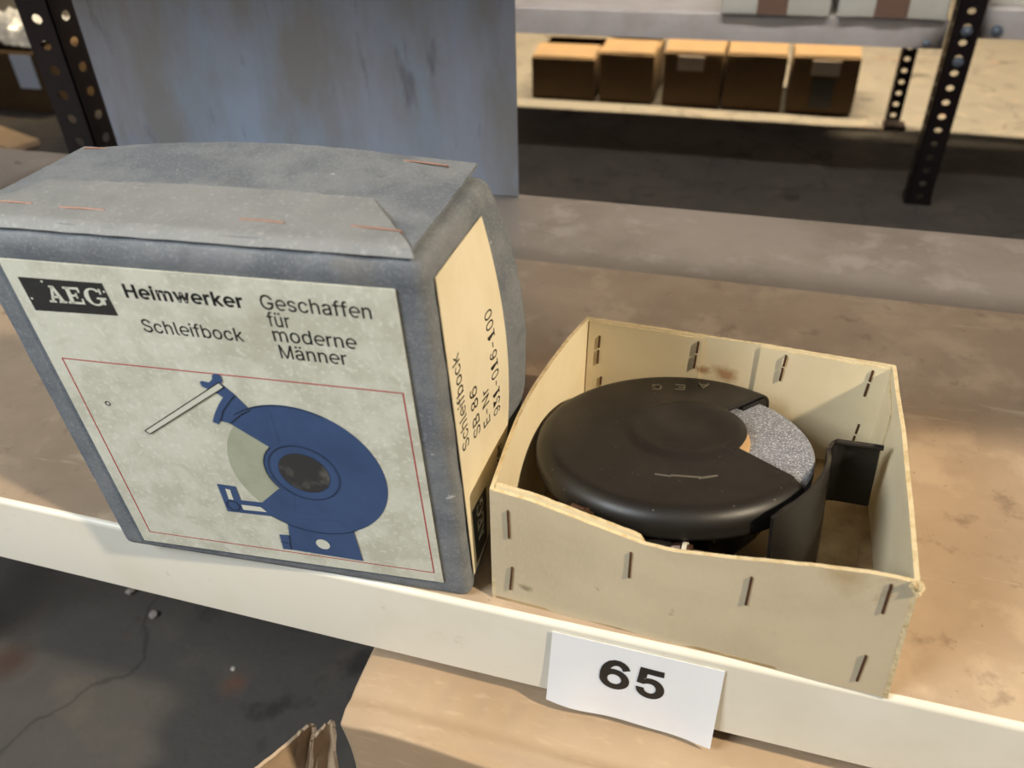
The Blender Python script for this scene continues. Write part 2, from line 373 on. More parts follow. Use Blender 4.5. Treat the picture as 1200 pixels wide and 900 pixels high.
# plain grotesque letter outlines: advance and closed contours (x, y pairs) per character, 1000 units to the em
GLYPHS = {"-":[453,[[337,244,337,188,114,188,114,244]]],".":[188,[[95,-4,83,-3,73,1,63,9,55,18,51,29,50,41,51,53,55,64,63,73,73,81,83,85,95,87,107,85,118,81,128,73,135,64,140,53,141,41,140,29,135,18,128,9,118,1,107,-3]]],"0":[453,[[227,-7,191,-3,158,7,130,24,105,48,85,77,69,113,57,155,50,202,48,254,50,306,57,353,69,395,85,431,106,461,130,484,159,502,191,512,227,516,262,512,295,502,323,484,348,461,368,431,384,395,396,353,403,306,405,254,403,202,396,155,384,113,368,77,348,48,323,24,295,7,263,-3],[227,50,250,52,271,60,290,74,306,92,320,116,330,144,338,176,342,213,344,254,342,295,338,332,330,365,320,393,306,416,290,435,271,449,250,457,227,460,203,457,182,449,163,435,147,416,134,393,123,365,115,332,111,295,109,254,111,213,115,176,123,144,134,116,147,92,163,74,182,60,203,52]]],"1":[453,[[76,0,76,55,391,55,391,0],[276,509,276,0,212,0,212,448,209,448,86,358,86,427,198,509]]],"3":[453,[[218,-7,188,-5,159,1,133,10,108,22,88,38,70,57,57,79,48,104,44,132,109,132,112,115,118,100,126,87,137,76,150,66,165,59,182,54,200,51,219,50,239,51,258,55,275,61,291,69,304,80,315,93,323,108,328,125,329,145,328,163,323,180,316,196,306,211,292,223,275,234,254,241,229,246,201,248,157,248,157,299,288,448,288,452,70,452,70,509,372,509,372,461,211,278,211,289,247,290,279,286,308,276,333,262,354,244,371,222,383,198,391,173,393,145,390,116,383,90,370,66,354,45,333,27,309,12,281,2,251,-5]]],"5":[453,[[221,-7,192,-5,165,1,140,11,118,25,99,41,83,60,71,82,63,105,60,130,122,130,125,115,130,102,138,89,148,78,160,68,173,60,188,54,204,51,221,50,241,51,259,56,276,64,291,75,304,89,314,104,322,122,326,141,328,162,326,183,321,203,314,221,303,237,290,251,275,262,257,270,238,275,218,277,201,276,184,273,167,268,152,262,139,255,128,246,67,253,96,509,366,509,366,452,151,452,134,301,136,301,148,311,162,318,178,325,194,330,212,333,229,334,252,332,274,328,294,321,313,311,330,299,345,285,358,269,370,251,379,231,386,210,390,187,391,163,388,132,381,102,369,76,352,52,332,32,309,15,282,3,253,-4]]],"6":[453,[[226,-7,196,-4,168,3,142,15,119,31,100,51,84,74,73,101,66,130,64,162,65,187,71,212,80,239,93,268,112,302,137,340,252,509,322,509,151,261,145,261,165,288,196,307,208,311,221,313,235,314,265,312,291,305,316,295,337,280,355,262,370,240,380,215,387,187,389,157,387,127,379,98,368,73,352,50,333,30,310,14,284,3,257,-4],[226,48,245,50,263,55,279,63,293,73,304,86,314,101,322,119,326,137,327,157,326,178,322,196,314,213,304,228,293,241,279,251,263,259,245,264,226,265,207,264,190,259,174,252,160,241,148,229,138,214,131,197,126,179,125,158,126,138,131,119,138,102,148,86,160,73,174,63,190,55,207,50]]],"8":[453,[[226,-7,193,-5,163,1,136,11,111,25,91,42,74,62,62,84,54,109,52,135,53,156,58,176,65,195,75,212,87,228,101,241,117,252,134,260,153,265,153,267,129,276,109,289,93,308,80,330,73,354,70,380,73,405,79,429,90,450,106,469,124,485,146,498,170,508,197,514,226,516,255,514,282,508,306,498,328,485,346,469,361,450,373,429,379,405,382,380,379,354,372,330,359,308,343,289,323,276,300,267,300,265,319,260,335,252,351,241,365,228,377,212,387,195,395,176,399,156,401,135,398,109,391,84,378,62,362,42,341,25,317,11,289,1,259,-5],[226,49,248,50,267,54,285,60,300,69,313,79,323,91,331,106,335,121,337,139,335,157,330,173,322,189,312,202,298,213,283,223,265,230,247,234,226,235,206,234,187,230,169,223,154,213,140,202,130,189,122,173,117,157,115,139,117,121,121,106,129,91,139,79,152,69,167,60,185,54,205,50],[226,290,244,291,260,294,274,300,287,308,298,318,307,330,314,344,318,359,319,376,318,392,314,407,308,420,299,432,288,442,275,449,260,455,244,459,226,460,208,459,192,455,177,449,164,442,153,432,145,420,138,407,134,392,133,376,134,359,138,344,145,330,154,318,165,308,178,300,193,294,209,291]]],"9":[453,[[226,516,256,513,285,506,310,494,333,478,352,458,368,434,380,408,387,378,389,347,387,322,382,296,373,270,359,240,340,207,315,168,200,0,130,0,301,248,307,248,287,221,257,202,245,198,232,195,218,195,188,197,161,203,137,214,116,229,98,247,83,269,72,294,66,321,64,352,66,382,73,411,85,436,101,459,120,479,143,494,168,506,196,513],[226,460,207,459,190,454,174,446,160,435,148,423,138,407,131,390,127,372,125,352,127,331,131,313,138,295,148,280,160,268,174,257,190,250,207,245,226,243,245,245,263,249,279,257,293,267,305,280,314,295,322,312,326,330,327,350,326,371,322,390,314,407,305,422,293,435,279,446,263,454,245,459]]],"B":[456,[[60,0,60,509,241,509,274,507,304,501,329,491,350,477,367,461,381,442,390,421,396,398,398,374,397,353,393,336,387,320,378,307,368,295,356,286,343,278,329,272,315,267,315,262,331,260,347,254,363,245,378,234,391,220,402,203,411,184,416,161,418,136,416,111,410,88,400,67,386,48,368,31,344,18,317,8,284,2,247,0],[125,57,245,57,281,60,309,67,330,80,344,96,353,115,355,137,354,153,350,169,342,184,333,197,320,209,306,218,289,225,269,229,248,231,125,231],[125,285,238,285,256,287,273,290,288,296,302,304,314,314,323,326,330,340,335,355,336,372,333,393,326,412,313,429,294,442,270,449,240,452,125,452]]],"E":[419,[[60,0,60,509,372,509,372,452,125,452,125,286,355,286,355,229,125,229,125,57,375,57,375,0]]],"G":[520,[[269,-7,225,-3,185,7,149,25,118,49,91,79,69,116,53,157,43,203,40,254,43,305,53,352,69,393,91,429,117,459,149,484,184,501,223,512,265,516,291,514,316,510,340,504,363,494,384,483,403,469,421,453,436,436,449,416,460,395,468,373,474,349,408,349,402,365,395,379,387,393,378,406,368,417,356,427,344,436,330,443,315,448,300,453,283,455,265,456,236,453,209,445,183,432,160,414,141,392,125,364,113,332,106,295,103,254,106,213,113,177,125,145,141,117,161,95,184,76,210,63,238,56,269,53,296,55,322,61,345,71,365,85,382,102,396,123,407,147,413,173,415,202,434,199,283,199,283,256,478,256,478,200,475,160,466,124,451,91,431,62,406,38,377,19,344,5,308,-4]]],"H":[517,[[60,0,60,509,125,509,125,289,392,289,392,509,457,509,457,0,392,0,392,232,125,232,125,0]]],"M":[628,[[60,0,60,509,152,509,277,187,287,159,299,123,311,84,322,49,307,49,318,83,330,121,342,158,352,187,476,509,568,509,568,0,504,0,504,291,504,327,505,369,506,413,507,457,513,457,498,409,482,363,467,322,456,291,342,0,286,0,170,291,159,321,145,361,129,408,112,457,119,457,120,416,121,372,122,328,122,291,122,0]]],"N":[523,[[60,0,60,509,136,509,343,183,363,151,388,107,414,55,405,54,401,108,399,157,399,195,399,509,463,509,463,0,387,0,202,290,177,331,148,381,108,452,119,454,122,384,124,328,125,291,125,0]]],"S":[447,[[224,-9,188,-7,156,-1,128,9,102,23,81,40,64,60,51,83,42,109,38,137,104,137,108,118,114,102,123,88,136,76,150,66,166,59,185,53,204,50,224,49,246,50,267,54,286,60,303,69,317,79,329,92,338,106,344,122,346,139,344,154,340,168,332,179,322,189,310,197,296,205,245,222,184,239,145,253,112,269,86,289,67,313,56,341,52,372,54,400,62,425,75,448,92,468,113,484,138,498,165,508,195,514,227,516,259,514,289,508,316,498,340,484,360,468,377,449,390,427,398,403,401,378,337,378,332,402,320,421,302,437,280,449,254,456,225,459,204,457,185,454,167,448,152,440,139,430,129,418,121,405,117,391,115,376,117,359,122,345,131,334,142,324,155,315,169,308,212,293,264,279,312,264,328,256,344,248,359,238,372,226,384,213,395,198,402,180,407,161,408,139,406,112,399,87,386,64,370,43,349,25,323,11,294,0,261,-7]]],"a":[389,[[160,-9,137,-7,115,-3,94,5,76,15,60,29,48,45,38,63,32,84,30,108,32,128,36,146,43,161,53,174,64,184,78,193,92,200,108,206,125,211,178,220,234,227,265,235,276,255,276,257,275,272,272,285,267,297,260,307,251,315,240,322,227,327,212,330,196,331,178,330,163,327,149,322,118,301,100,274,41,291,51,313,64,331,79,346,95,358,114,368,133,375,153,380,173,383,194,384,239,379,255,375,271,369,286,360,300,350,312,336,322,320,330,301,335,278,337,251,337,0,277,0,277,52,272,52,252,25,242,16,229,8,215,1,199,-4,181,-7],[170,45,192,47,211,51,228,59,242,68,254,80,263,93,270,108,274,122,276,138,276,190,259,182,231,176,200,171,175,168,134,159,122,153,112,147,103,139,97,130,93,118,92,105,93,93,96,82,102,72,109,64,119,57,130,52,142,48,156,46]]],"b":[424,[[229,-8,208,-7,189,-3,172,4,159,12,147,21,138,31,118,59,112,59,112,0,53,0,53,509,114,509,114,319,118,319,137,346,147,355,158,364,171,373,188,379,207,383,229,384,259,382,287,374,313,361,335,342,354,320,370,293,381,261,388,227,390,189,388,151,381,116,370,84,355,57,336,34,313,16,288,3,260,-6],[220,47,242,49,262,55,279,66,294,80,306,97,316,117,323,139,327,163,328,189,327,215,323,239,316,261,307,281,295,298,280,311,262,322,243,328,220,330,198,328,178,322,161,312,147,299,134,282,125,263,118,241,114,216,113,189,114,162,118,138,125,115,135,95,147,78,162,65,179,55,198,49]]],"c":[396,[[207,-8,174,-5,144,3,117,16,93,35,72,58,56,85,44,116,37,150,34,187,37,225,44,260,56,291,72,318,93,341,117,360,144,374,174,382,207,384,226,384,243,381,260,377,276,371,291,364,305,356,318,346,330,335,340,322,349,308,356,293,362,277,303,262,290,289,270,311,242,325,207,330,184,328,163,321,145,310,130,296,118,278,108,258,102,236,98,212,96,187,98,163,102,139,108,117,118,97,130,80,145,66,163,55,184,49,207,46,243,52,271,66,292,89,304,117,363,102,357,86,350,70,341,56,331,43,319,32,306,21,292,12,277,5,261,-1,244,-5,226,-7]]],"d":[424,[[195,-8,165,-6,137,3,111,16,89,34,70,57,55,84,43,116,36,151,34,189,36,227,43,261,55,293,70,320,89,342,112,361,137,374,165,382,196,384,218,383,237,379,253,373,267,364,278,355,287,346,306,319,311,319,311,509,372,509,372,0,313,0,313,59,307,59,287,31,277,21,266,12,252,4,236,-3,217,-7],[205,47,226,49,246,55,263,65,278,78,290,95,299,115,306,138,310,162,312,189,310,216,306,241,300,263,290,282,278,299,263,312,246,322,227,328,205,330,182,328,162,322,145,311,130,298,118,281,108,261,102,239,98,215,96,189,98,163,102,139,109,117,118,97,130,80,145,66,162,55,182,49]]],"e":[404,[[212,-8,177,-5,145,3,117,16,92,35,72,58,56,85,44,116,37,150,34,187,36,224,44,258,55,290,71,317,91,340,115,359,142,373,172,382,205,384,226,383,246,380,266,374,285,366,303,355,319,341,334,324,347,305,357,282,365,256,370,227,371,194,371,169,75,169,75,221,338,221,310,202,308,226,304,248,298,269,288,286,277,301,263,314,246,323,227,328,205,330,183,328,164,323,146,313,131,301,119,286,109,270,102,251,97,231,96,211,96,178,98,151,102,127,110,106,121,88,135,73,151,61,169,53,190,48,212,46,227,47,241,49,254,53,265,58,276,65,285,73,294,82,300,93,306,105,365,91,358,72,348,55,335,39,320,26,302,14,283,4,261,-3,237,-7]]],"f":[254,[[228,379,228,327,6,327,6,379],[81,0,81,432,82,452,87,470,96,486,107,499,120,510,135,519,152,525,169,529,187,530,222,527,243,521,227,468,215,472,195,474,178,472,164,468,154,460,147,449,143,435,142,419,142,0]]],"h":[410,[[114,227,114,0,53,0,53,509,114,509,114,287,102,287,116,319,132,344,152,362,175,374,200,382,227,384,252,383,275,377,295,369,313,356,328,340,341,321,350,298,355,271,357,240,357,0,296,0,296,235,293,263,286,286,273,304,256,318,235,326,210,329,192,328,176,324,161,317,147,308,136,297,126,283,119,266,115,248]]],"i":[167,[[53,0,53,379,114,379,114,0],[84,443,73,444,63,448,54,455,47,463,43,472,41,483,43,494,47,504,54,512,63,518,73,522,84,524,95,522,105,518,114,512,121,504,125,494,126,483,125,472,121,463,114,455,105,448,95,444]]],"k":[381,[[110,137,110,212,121,212,284,379,360,379,184,199,177,199],[53,0,53,509,114,509,114,0],[294,0,148,186,191,229,372,0]]],"l":[189,[[139,-2,112,0,91,8,74,20,62,37,55,59,53,84,53,509,114,509,114,99,114,83,117,71,120,62,126,57,135,53,146,52,160,53,170,54,181,3,162,-1]]],"m":[610,[[53,0,53,379,112,379,112,295,108,295,114,314,122,331,132,346,144,358,158,368,172,376,187,382,203,385,219,386,245,383,268,375,287,361,303,342,314,320,321,295,312,295,318,312,326,329,337,343,350,356,364,366,381,375,398,381,417,385,437,386,458,385,478,380,497,372,514,361,529,346,541,328,550,307,555,283,557,255,557,0,496,0,496,254,493,279,485,298,473,313,456,323,438,329,419,330,402,329,387,326,374,320,363,312,353,302,345,290,340,277,336,263,335,247,335,0,274,0,274,260,272,280,265,297,253,311,238,322,220,328,199,330,185,329,171,326,158,320,145,312,135,302,126,289,119,274,115,257,114,238,114,0]]],"n":[410,[[114,227,114,0,53,0,53,379,112,379,112,287,102,287,116,319,132,344,152,362,175,374,200,382,227,384,252,383,275,377,295,369,313,356,328,340,341,321,350,298,355,271,357,240,357,0,296,0,296,235,293,263,286,286,273,304,256,318,235,326,210,329,192,328,176,324,161,317,147,308,136,297,126,283,119,266,115,248]]],"o":[415,[[207,-8,174,-5,144,3,117,16,93,35,72,58,56,85,44,116,37,150,34,187,37,225,44,260,56,291,72,318,93,341,117,360,144,374,174,382,207,384,241,382,271,374,299,360,323,341,343,318,359,291,371,260,379,225,381,187,379,150,371,116,359,85,343,58,323,35,299,16,271,3,241,-5],[207,46,231,49,252,55,270,66,285,80,298,97,307,117,314,139,318,163,319,187,318,212,314,236,307,258,298,278,285,296,270,310,252,321,231,328,207,330,184,328,163,321,145,310,130,296,118,278,108,258,102,236,98,212,96,187,98,163,102,139,108,117,118,97,130,80,145,66,163,55,184,49]]],"r":[259,[[53,0,53,379,112,379,112,321,115,321,124,339,137,354,152,367,171,377,191,383,213,385,229,384,243,384,243,322,230,324,207,326,190,324,174,321,159,315,146,306,135,296,126,284,119,269,115,254,114,237,114,0]]],"s":[365,[[182,-8,157,-7,133,-3,112,3,93,12,76,24,62,38,50,54,41,73,36,94,94,107,101,87,111,72,124,60,141,52,160,47,181,45,206,47,227,53,244,62,258,74,265,88,268,103,266,115,262,126,254,136,243,144,229,150,212,155,149,170,118,180,92,192,72,208,58,227,50,249,47,274,49,295,55,314,65,332,79,347,95,360,115,370,137,378,161,383,187,384,212,383,234,379,254,372,271,363,286,352,299,339,309,324,318,308,324,290,268,277,262,291,254,304,243,316,228,325,210,331,187,333,166,331,147,326,131,317,119,305,111,292,109,277,110,264,115,253,124,243,136,235,152,229,172,223,229,209,261,200,287,187,306,171,320,153,328,131,331,107,329,85,323,65,312,47,298,31,281,18,260,6,236,-2,210,-7]]],"w":[567,[[138,0,23,379,87,379,133,214,154,137,175,41,165,41,186,135,206,214,252,379,316,379,362,214,382,136,402,41,391,41,413,135,434,214,480,379,545,379,429,0,368,0,319,172,305,225,291,280,277,338,291,338,277,280,263,225,248,172,199,0]]],"\u00e4":[389,[[160,-9,137,-7,115,-3,94,5,76,15,60,29,48,45,38,63,32,84,30,108,32,128,36,146,43,161,53,174,64,184,78,193,92,200,108,206,125,211,178,220,234,227,265,235,276,255,276,257,275,272,272,285,267,297,260,307,251,315,240,322,227,327,212,330,196,331,178,330,163,327,149,322,118,301,100,274,41,291,51,313,64,331,79,346,95,358,114,368,133,375,153,380,173,383,194,384,239,379,255,375,271,369,286,360,300,350,312,336,322,320,330,301,335,278,337,251,337,0,277,0,277,52,272,52,252,25,242,16,229,8,215,1,199,-4,181,-7],[170,45,192,47,211,51,228,59,242,68,254,80,263,93,270,108,274,122,276,138,276,190,259,182,231,176,200,171,175,168,134,159,122,153,112,147,103,139,97,130,93,118,92,105,93,93,96,82,102,72,109,64,119,57,130,52,142,48,156,46],[261,443,251,444,241,448,233,455,226,463,222,472,221,483,222,494,226,503,233,512,241,518,251,522,261,523,272,522,281,518,290,512,296,503,300,494,301,483,300,472,296,463,290,455,281,448,272,444],[117,443,107,444,97,448,89,455,82,463,78,472,77,483,78,494,82,503,89,512,97,518,107,522,117,523,128,522,138,518,146,512,152,503,156,494,158,483,156,472,152,463,146,455,138,448,128,444]]],"\u00fc":[410,[[182,-5,158,-3,135,2,115,11,97,23,82,39,69,59,60,82,54,109,53,139,53,379,114,379,114,144,116,117,124,94,137,75,154,61,175,53,200,50,218,51,234,55,249,62,263,71,274,83,283,97,290,113,295,132,296,153,296,379,357,379,357,0,298,0,298,92,307,92,294,60,277,35,257,17,234,5,209,-3],[277,443,266,444,257,448,248,455,242,463,238,472,236,483,238,494,242,503,248,512,257,518,266,522,277,523,287,522,297,518,305,512,312,503,316,494,317,483,316,472,312,463,305,455,297,448,287,444],[133,443,123,444,113,448,104,455,98,463,94,472,93,483,94,494,98,503,104,512,113,518,123,522,133,523,144,522,153,518,162,512,168,503,172,494,173,483,172,472,168,463,162,455,153,448,144,444]]]}


def stroke(pts, wd):
    """closed outline of a round-cornered stroke along pts"""
    P = [Vector((x, y)) for x, y in pts]; A, B = [], []
    for i, p in enumerate(P):
        d = (P[min(i + 1, len(P) - 1)] - P[max(i - 1, 0)]).normalized(); q = Vector((-d.y, d.x)) * wd / 2
        A.append(p + q); B.append(p - q)
    return [c for v in A + B[::-1] for c in (v.x, v.y)]


def ring(cx, cy, rx, ry, n, s=1):
    return [c for k in range(n) for c in (cx + rx * cos(2 * pi * k / n * s), cy + ry * sin(2 * pi * k / n * s))]


six = [stroke([(388, 395), (368, 438), (335, 468), (290, 485), (240, 482), (188, 455), (145, 405), (110, 335), (92, 250), (90, 165)], 58),
       ring(238, 165, 180, 172, 30), ring(238, 165, 120, 116, 26, -1)]
GLYPHS['6'] = [470, six]
# e and M built from strokes as well
GLYPHS['e'] = [GLYPHS['e'][0], [stroke([(215 + 157 * cos(math.radians(q)), 190 + 170 * sin(math.radians(q))) for q in range(-6, 316, 12)], 52),
                                [70, 166, 365, 166, 365, 212, 70, 212]]]
GLYPHS['M'] = [570, [[55, 0, 108, 0, 108, 516, 55, 516], [462, 0, 515, 0, 515, 516, 462, 516], [60, 516, 118, 516, 308, 0, 262, 0], [510, 516, 452, 516, 262, 0, 308, 0]]]
GLYPHS['9'] = [470, [[(476 if k % 2 == 0 else 510) - c for k, c in enumerate(q)] for q in six]]


def text_verts(txt, bold=0.0, spacing=1.0):
    V, F = [], []
    pen = 0
    b = bold * 1000

    def area2(c):
        n = len(c) // 2
        return sum(c[2 * i] * c[2 * ((i + 1) % n) + 1] - c[2 * ((i + 1) % n)] * c[2 * i + 1] for i in range(n))
    for ch in txt:
        if ch == ' ':
            pen += 200; continue
        adv, cs = GLYPHS[ch]
        big = max(cs, key=lambda c: abs(area2(c)))
        sg = 1 if area2(big) > 0 else -1
        if ch in '69':
            outs, holes = [cs[0], cs[1]], [cs[2]]
        elif ch in 'eM':
            outs, holes = cs, []
        else:
            outs = [c for c in cs if area2(c) * sg > 0]; holes = [c for c in cs if area2(c) * sg < 0]
        for o_ in outs:
            inside = [h for h in holes if min(h[::2]) > min(o_[::2]) and max(h[::2]) < max(o_[::2]) and min(h[1::2]) > min(o_[1::2]) and max(h[1::2]) < max(o_[1::2])]
            cu = bpy.data.curves.new('text', 'CURVE'); cu.dimensions = '2D'; cu.fill_mode = 'FRONT'
            for c in [o_] + inside:
                P = [Vector((c[2 * i], c[2 * i + 1])) for i in range(len(c) // 2)]
                P = [p for i, p in enumerate(P) if (p - P[i - 1]).length > 0.5]
                m = len(P)
                grow = (1 if area2(c) > 0 else -1) * (1 if c is o_ else -1)
                sp = cu.splines.new('POLY'); sp.points.add(m - 1); sp.use_cyclic_u = True
                for i in range(m):
                    d0 = (P[i] - P[i - 1]).normalized(); d1 = (P[(i + 1) % m] - P[i]).normalized()
                    n0, n1 = Vector((d0.y, -d0.x)), Vector((d1.y, -d1.x))
                    q = n0 + n1
                    k = q / max(0.45, q.length_squared / 2) if q.length > 1e-6 else n0
                    p = P[i] + k * b * grow
                    sp.points[i].co = ((p.x + pen) / 1000, p.y / 1000, 0, 1)
            o = bpy.data.objects.new('text', cu); C.objects.link(o)
            dg = bpy.context.evaluated_depsgraph_get()
            me = bpy.data.meshes.new_from_object(o.evaluated_get(dg))
            base = len(V)
            V += [v.co.copy() for v in me.vertices]; F += [[i + base for i in p.vertices] for p in me.polygons]
            bpy.data.objects.remove(o); bpy.data.curves.remove(cu); bpy.data.meshes.remove(me)
        pen += adv * spacing + b * 1.2
    return V, F


CAP = {}


def text_mesh(bm, txt, x0, x1, base, cap, to3, bold=0.0, spacing=1.0, mi=0):
    if bold not in CAP:
        V, F = text_verts('H', bold); ys = [v.y for v in V]; CAP[bold] = (min(ys), max(ys))
    V, F = text_verts(txt, bold, spacing)
    lo, hi = min(v.x for v in V), max(v.x for v in V)
    y0, y1 = CAP[bold]
    sx = (x1 - x0) / (hi - lo); sy = cap / (y1 - y0)
    vs = [bm.verts.new(to3(x0 + (v.x - lo) * sx, base + (v.y - y0) * sy)) for v in V]
    for f in F:
        try:
            bm.faces.new([vs[i] for i in f]).material_index = mi
        except ValueError:
            pass


# ------------------------------------------------------------------ setting: floor and far wall
FZ = -0.45
bm = bmesh.new()
nu = nv = 60
V = [[bm.verts.new((lerp(-6, 5, i / nu), lerp(-1.5, 8, j / nv), FZ + 0.004 * nz(i, j, 0, 0.6))) for j in range(nv + 1)] for i in range(nu + 1)]
for i in range(nu):
    for j in range(nv):
        bm.faces.new((V[i][j], V[i + 1][j], V[i + 1][j + 1], V[i][j + 1]))
link('floor', bm, m_floor)['kind'] = 'structure'
bm = bmesh.new(); box(bm, (-6, 7.6, FZ), (5, 7.75, 3.2))
link('wall_back', bm, m_wall)['kind'] = 'structure'


# ------------------------------------------------------------------ shelving
def flange(bm, p0, dirv, nrm, width, z0, z1, pitch, z_first, t=0.002, hole_r=(0.0086, 0.0066), seg=10):
    """perforated strip from p0 along dirv, one oblong hole each pitch"""
    dirv = Vector(dirv).normalized(); nrm = Vector(nrm).normalized(); p0 = Vector(p0)

    def pt(s, z, k):
        return p0 + dirv * s + Vector((0, 0, z)) + nrm * (k * t)
    zs = []
    z = z_first
    while z - pitch / 2 > z0:
        z -= pitch
    z += 0
    cells = []
    while z - pitch / 2 < z1:
        a, b = z - pitch / 2, z + pitch / 2
        if a >= z0 and b <= z1:
            cells.append((a, b, z))
        z += pitch
    lo, hi = cells[0][0], cells[-1][1]
    for k in (0, 1):
        for (a, b, zc) in cells:
            rim = []
            for q in range(seg):
                an = 2 * pi * q / seg + pi / seg
                rim.append((width / 2 + hole_r[0] * cos(an), zc + hole_r[1] * sin(an)))
            # outer boundary points matched to the hole by angle
            outer = []
            for q in range(seg):
                an = 2 * pi * q / seg + pi / seg
                c, s = cos(an), sin(an)
                hx, hz = width / 2, (b - a) / 2
                m = min(hx / abs(c) if abs(c) > 1e-6 else 9, hz / abs(s) if abs(s) > 1e-6 else 9)
                outer.append((width / 2 + c * m, zc + s * m))
            corners = [(width, b), (0, b), (0, a), (width, a)]
            O = [bm.verts.new(pt(x, zz, k)) for x, zz in outer]
            I = [bm.verts.new(pt(x, zz, k)) for x, zz in rim]
            K = [bm.verts.new(pt(x, zz, k)) for x, zz in corners]
            for q in range(seg):
                q2 = (q + 1) % seg
                vs = [O[q], O[q2], I[q2], I[q]]
                x1, z1_ = outer[q]; x2, z2_ = outer[q2]
                on_side = lambda x: abs(x) < 1e-6 or abs(x - width) < 1e-6
                if on_side(x1) != on_side(x2):
                    sx = x1 if on_side(x1) else x2
                    sz = z2_ if on_side(x1) else z1_
                    for kk, (cx, cz) in enumerate(corners):
                        if abs(cx - sx) < 1e-6 and abs(cz - sz) < 1e-6:
                            vs = [O[q], K[kk], O[q2], I[q2], I[q]]
                bm.faces.new(vs)
            if k == 0:
                I2 = [bm.verts.new(pt(x, zz, 1)) for x, zz in rim]
                for q in range(seg):
                    q2 = (q + 1) % seg
                    bm.faces.new((I[q], I[q2], I2[q2], I2[q]))
    for (sa, sb) in ((0, 0), (width, width)):
        vs = [bm.verts.new(pt(sa, lo, 0)), bm.verts.new(pt(sa, hi, 0)), bm.verts.new(pt(sa, hi, 1)), bm.verts.new(pt(sa, lo, 1))]
        bm.faces.new(vs)
    for zz in (lo, hi):
        vs = [bm.verts.new(pt(0, zz, 0)), bm.verts.new(pt(width, zz, 0)), bm.verts.new(pt(width, zz, 1)), bm.verts.new(pt(0, zz, 1))]
        bm.faces.new(vs)


def upright(x, y, sx, sy, parent, z0=FZ, z1=1.2, wd=0.052, pitch=0.0333, zf=0.0):
    bm = bmesh.new()
    flange(bm, (x, y, 0), (sx, 0, 0), (0, sy, 0), wd, z0, z1, pitch, zf)
    flange(bm, (x, y, 0), (0, sy, 0), (sx, 0, 0), wd, z0, z1, pitch, zf)
    return link('upright', bm, m_upright, parent, smooth=False)


def foot(x, y, sx, sy, parent):
    bm = bmesh.new()
    box(bm, (min(x, x + sx * .056) - .003, min(y, y + sy * .056) - .003, FZ + .001), (max(x, x + sx * .056) + .003, max(y, y + sy * .056) + .003, FZ + .012))
    return link('foot_cap', bm, m_upright, parent, smooth=False)


def shelf_board(x0, x1, y0, y1, z, lip, parent, top, rear=None, ysplit=None, label=None):
    """pressed steel board: deck, rolled front lip, back lip, end lips"""
    bm = bmesh.new()
    t = 0.0015
    prof = [(y0 + 0.016, z - lip), (y0, z - lip), (y0, z - 0.004)]
    for k in range(1, 6):
        a = pi / 2 * k / 5
        prof.append((y0 + 0.004 - 0.004 * cos(a), z - 0.004 + 0.004 * sin(a)))
    nlip = len(prof)
    ys = [y0 + 0.02, ysplit if ysplit else (y0 + y1) / 2, y1 - 0.004]
    prof += [(v, z) for v in ys]
    prof += [(y1, z - 0.004), (y1, z - lip)]
    nx = 24
    rows = []
    for i in range(nx + 1):
        x = lerp(x0, x1, i / nx)
        rows.append([bm.verts.new((x, py, pz)) for py, pz in prof])
    for i in range(nx):
        for j in range(len(prof) - 1):
            f = bm.faces.new((rows[i][j], rows[i + 1][j], rows[i + 1][j + 1], rows[i][j + 1]))
            if j < nlip - 1 or j >= nlip + 2:
                f.material_index = 1
            elif j == nlip + 1 and rear:
                f.material_index = 2
    o = link('shelf_board', bm, [top, m_lip if rear else m_grey_paint, rear or top], parent)
    so = o.modifiers.new('thickness', 'SOLIDIFY'); so.thickness = t; so.offset = -1
    return o


YF, YB = 0.3138, 0.963
rack = empty('shelving_rack', 'cream steel shelf with dusty brown top holding the grinder box and tray', 'shelf', (0, 0.64, FZ))
rack.location = (0, 0, 0)
sb = shelf_board(-0.905, 1.25, YF, YB, 0.0, 0.0721, rack, m_shelf_top, m_shelf_rear, 0.785)
sb2 = shelf_board(-2.1, -0.972, YF, YB, 0.0, 0.0721, rack, m_shelf_top, m_shelf_rear, 0.785)
upright(-0.915, 0.93, -1, 1, rack, zf=0.0)
foot(-0.915, 0.93, -1, 1, rack)
for (ux, uy, ax, ay) in ((1.262, YF + .002, 1, 1), (1.262, 0.93, 1, 1), (-0.915, YF + .002, -1, 1)):
    upright(ux, uy, ax, ay, rack, z1=-0.001 if ux < 0 else 1.2); foot(ux, uy, ax, ay, rack)

for zz in (0.66, 1.30):  # unseen upper decks; the higher one added to keep lamp light off the rear floor
    shelf_board(-2.1, 2.3, YF, YB, zz, 0.0721, rack, m_lip)

# sheet of metal leaning upright on the back of the shelf
bm = bmesh.new()
sheet(bm, lambda u, v: (lerp(-0.895, -0.2835, u) + 0.004 * v, 0.9535 + 0.003 * sin(u * pi) * v, 0.0005 + 0.62 * v), 12, 8, 0.0022)
tag(link('metal_sheet', bm, m_sheet), 'tall blue-grey steel sheet standing upright on the rear of the shelf, behind the boxes', 'metal sheet')

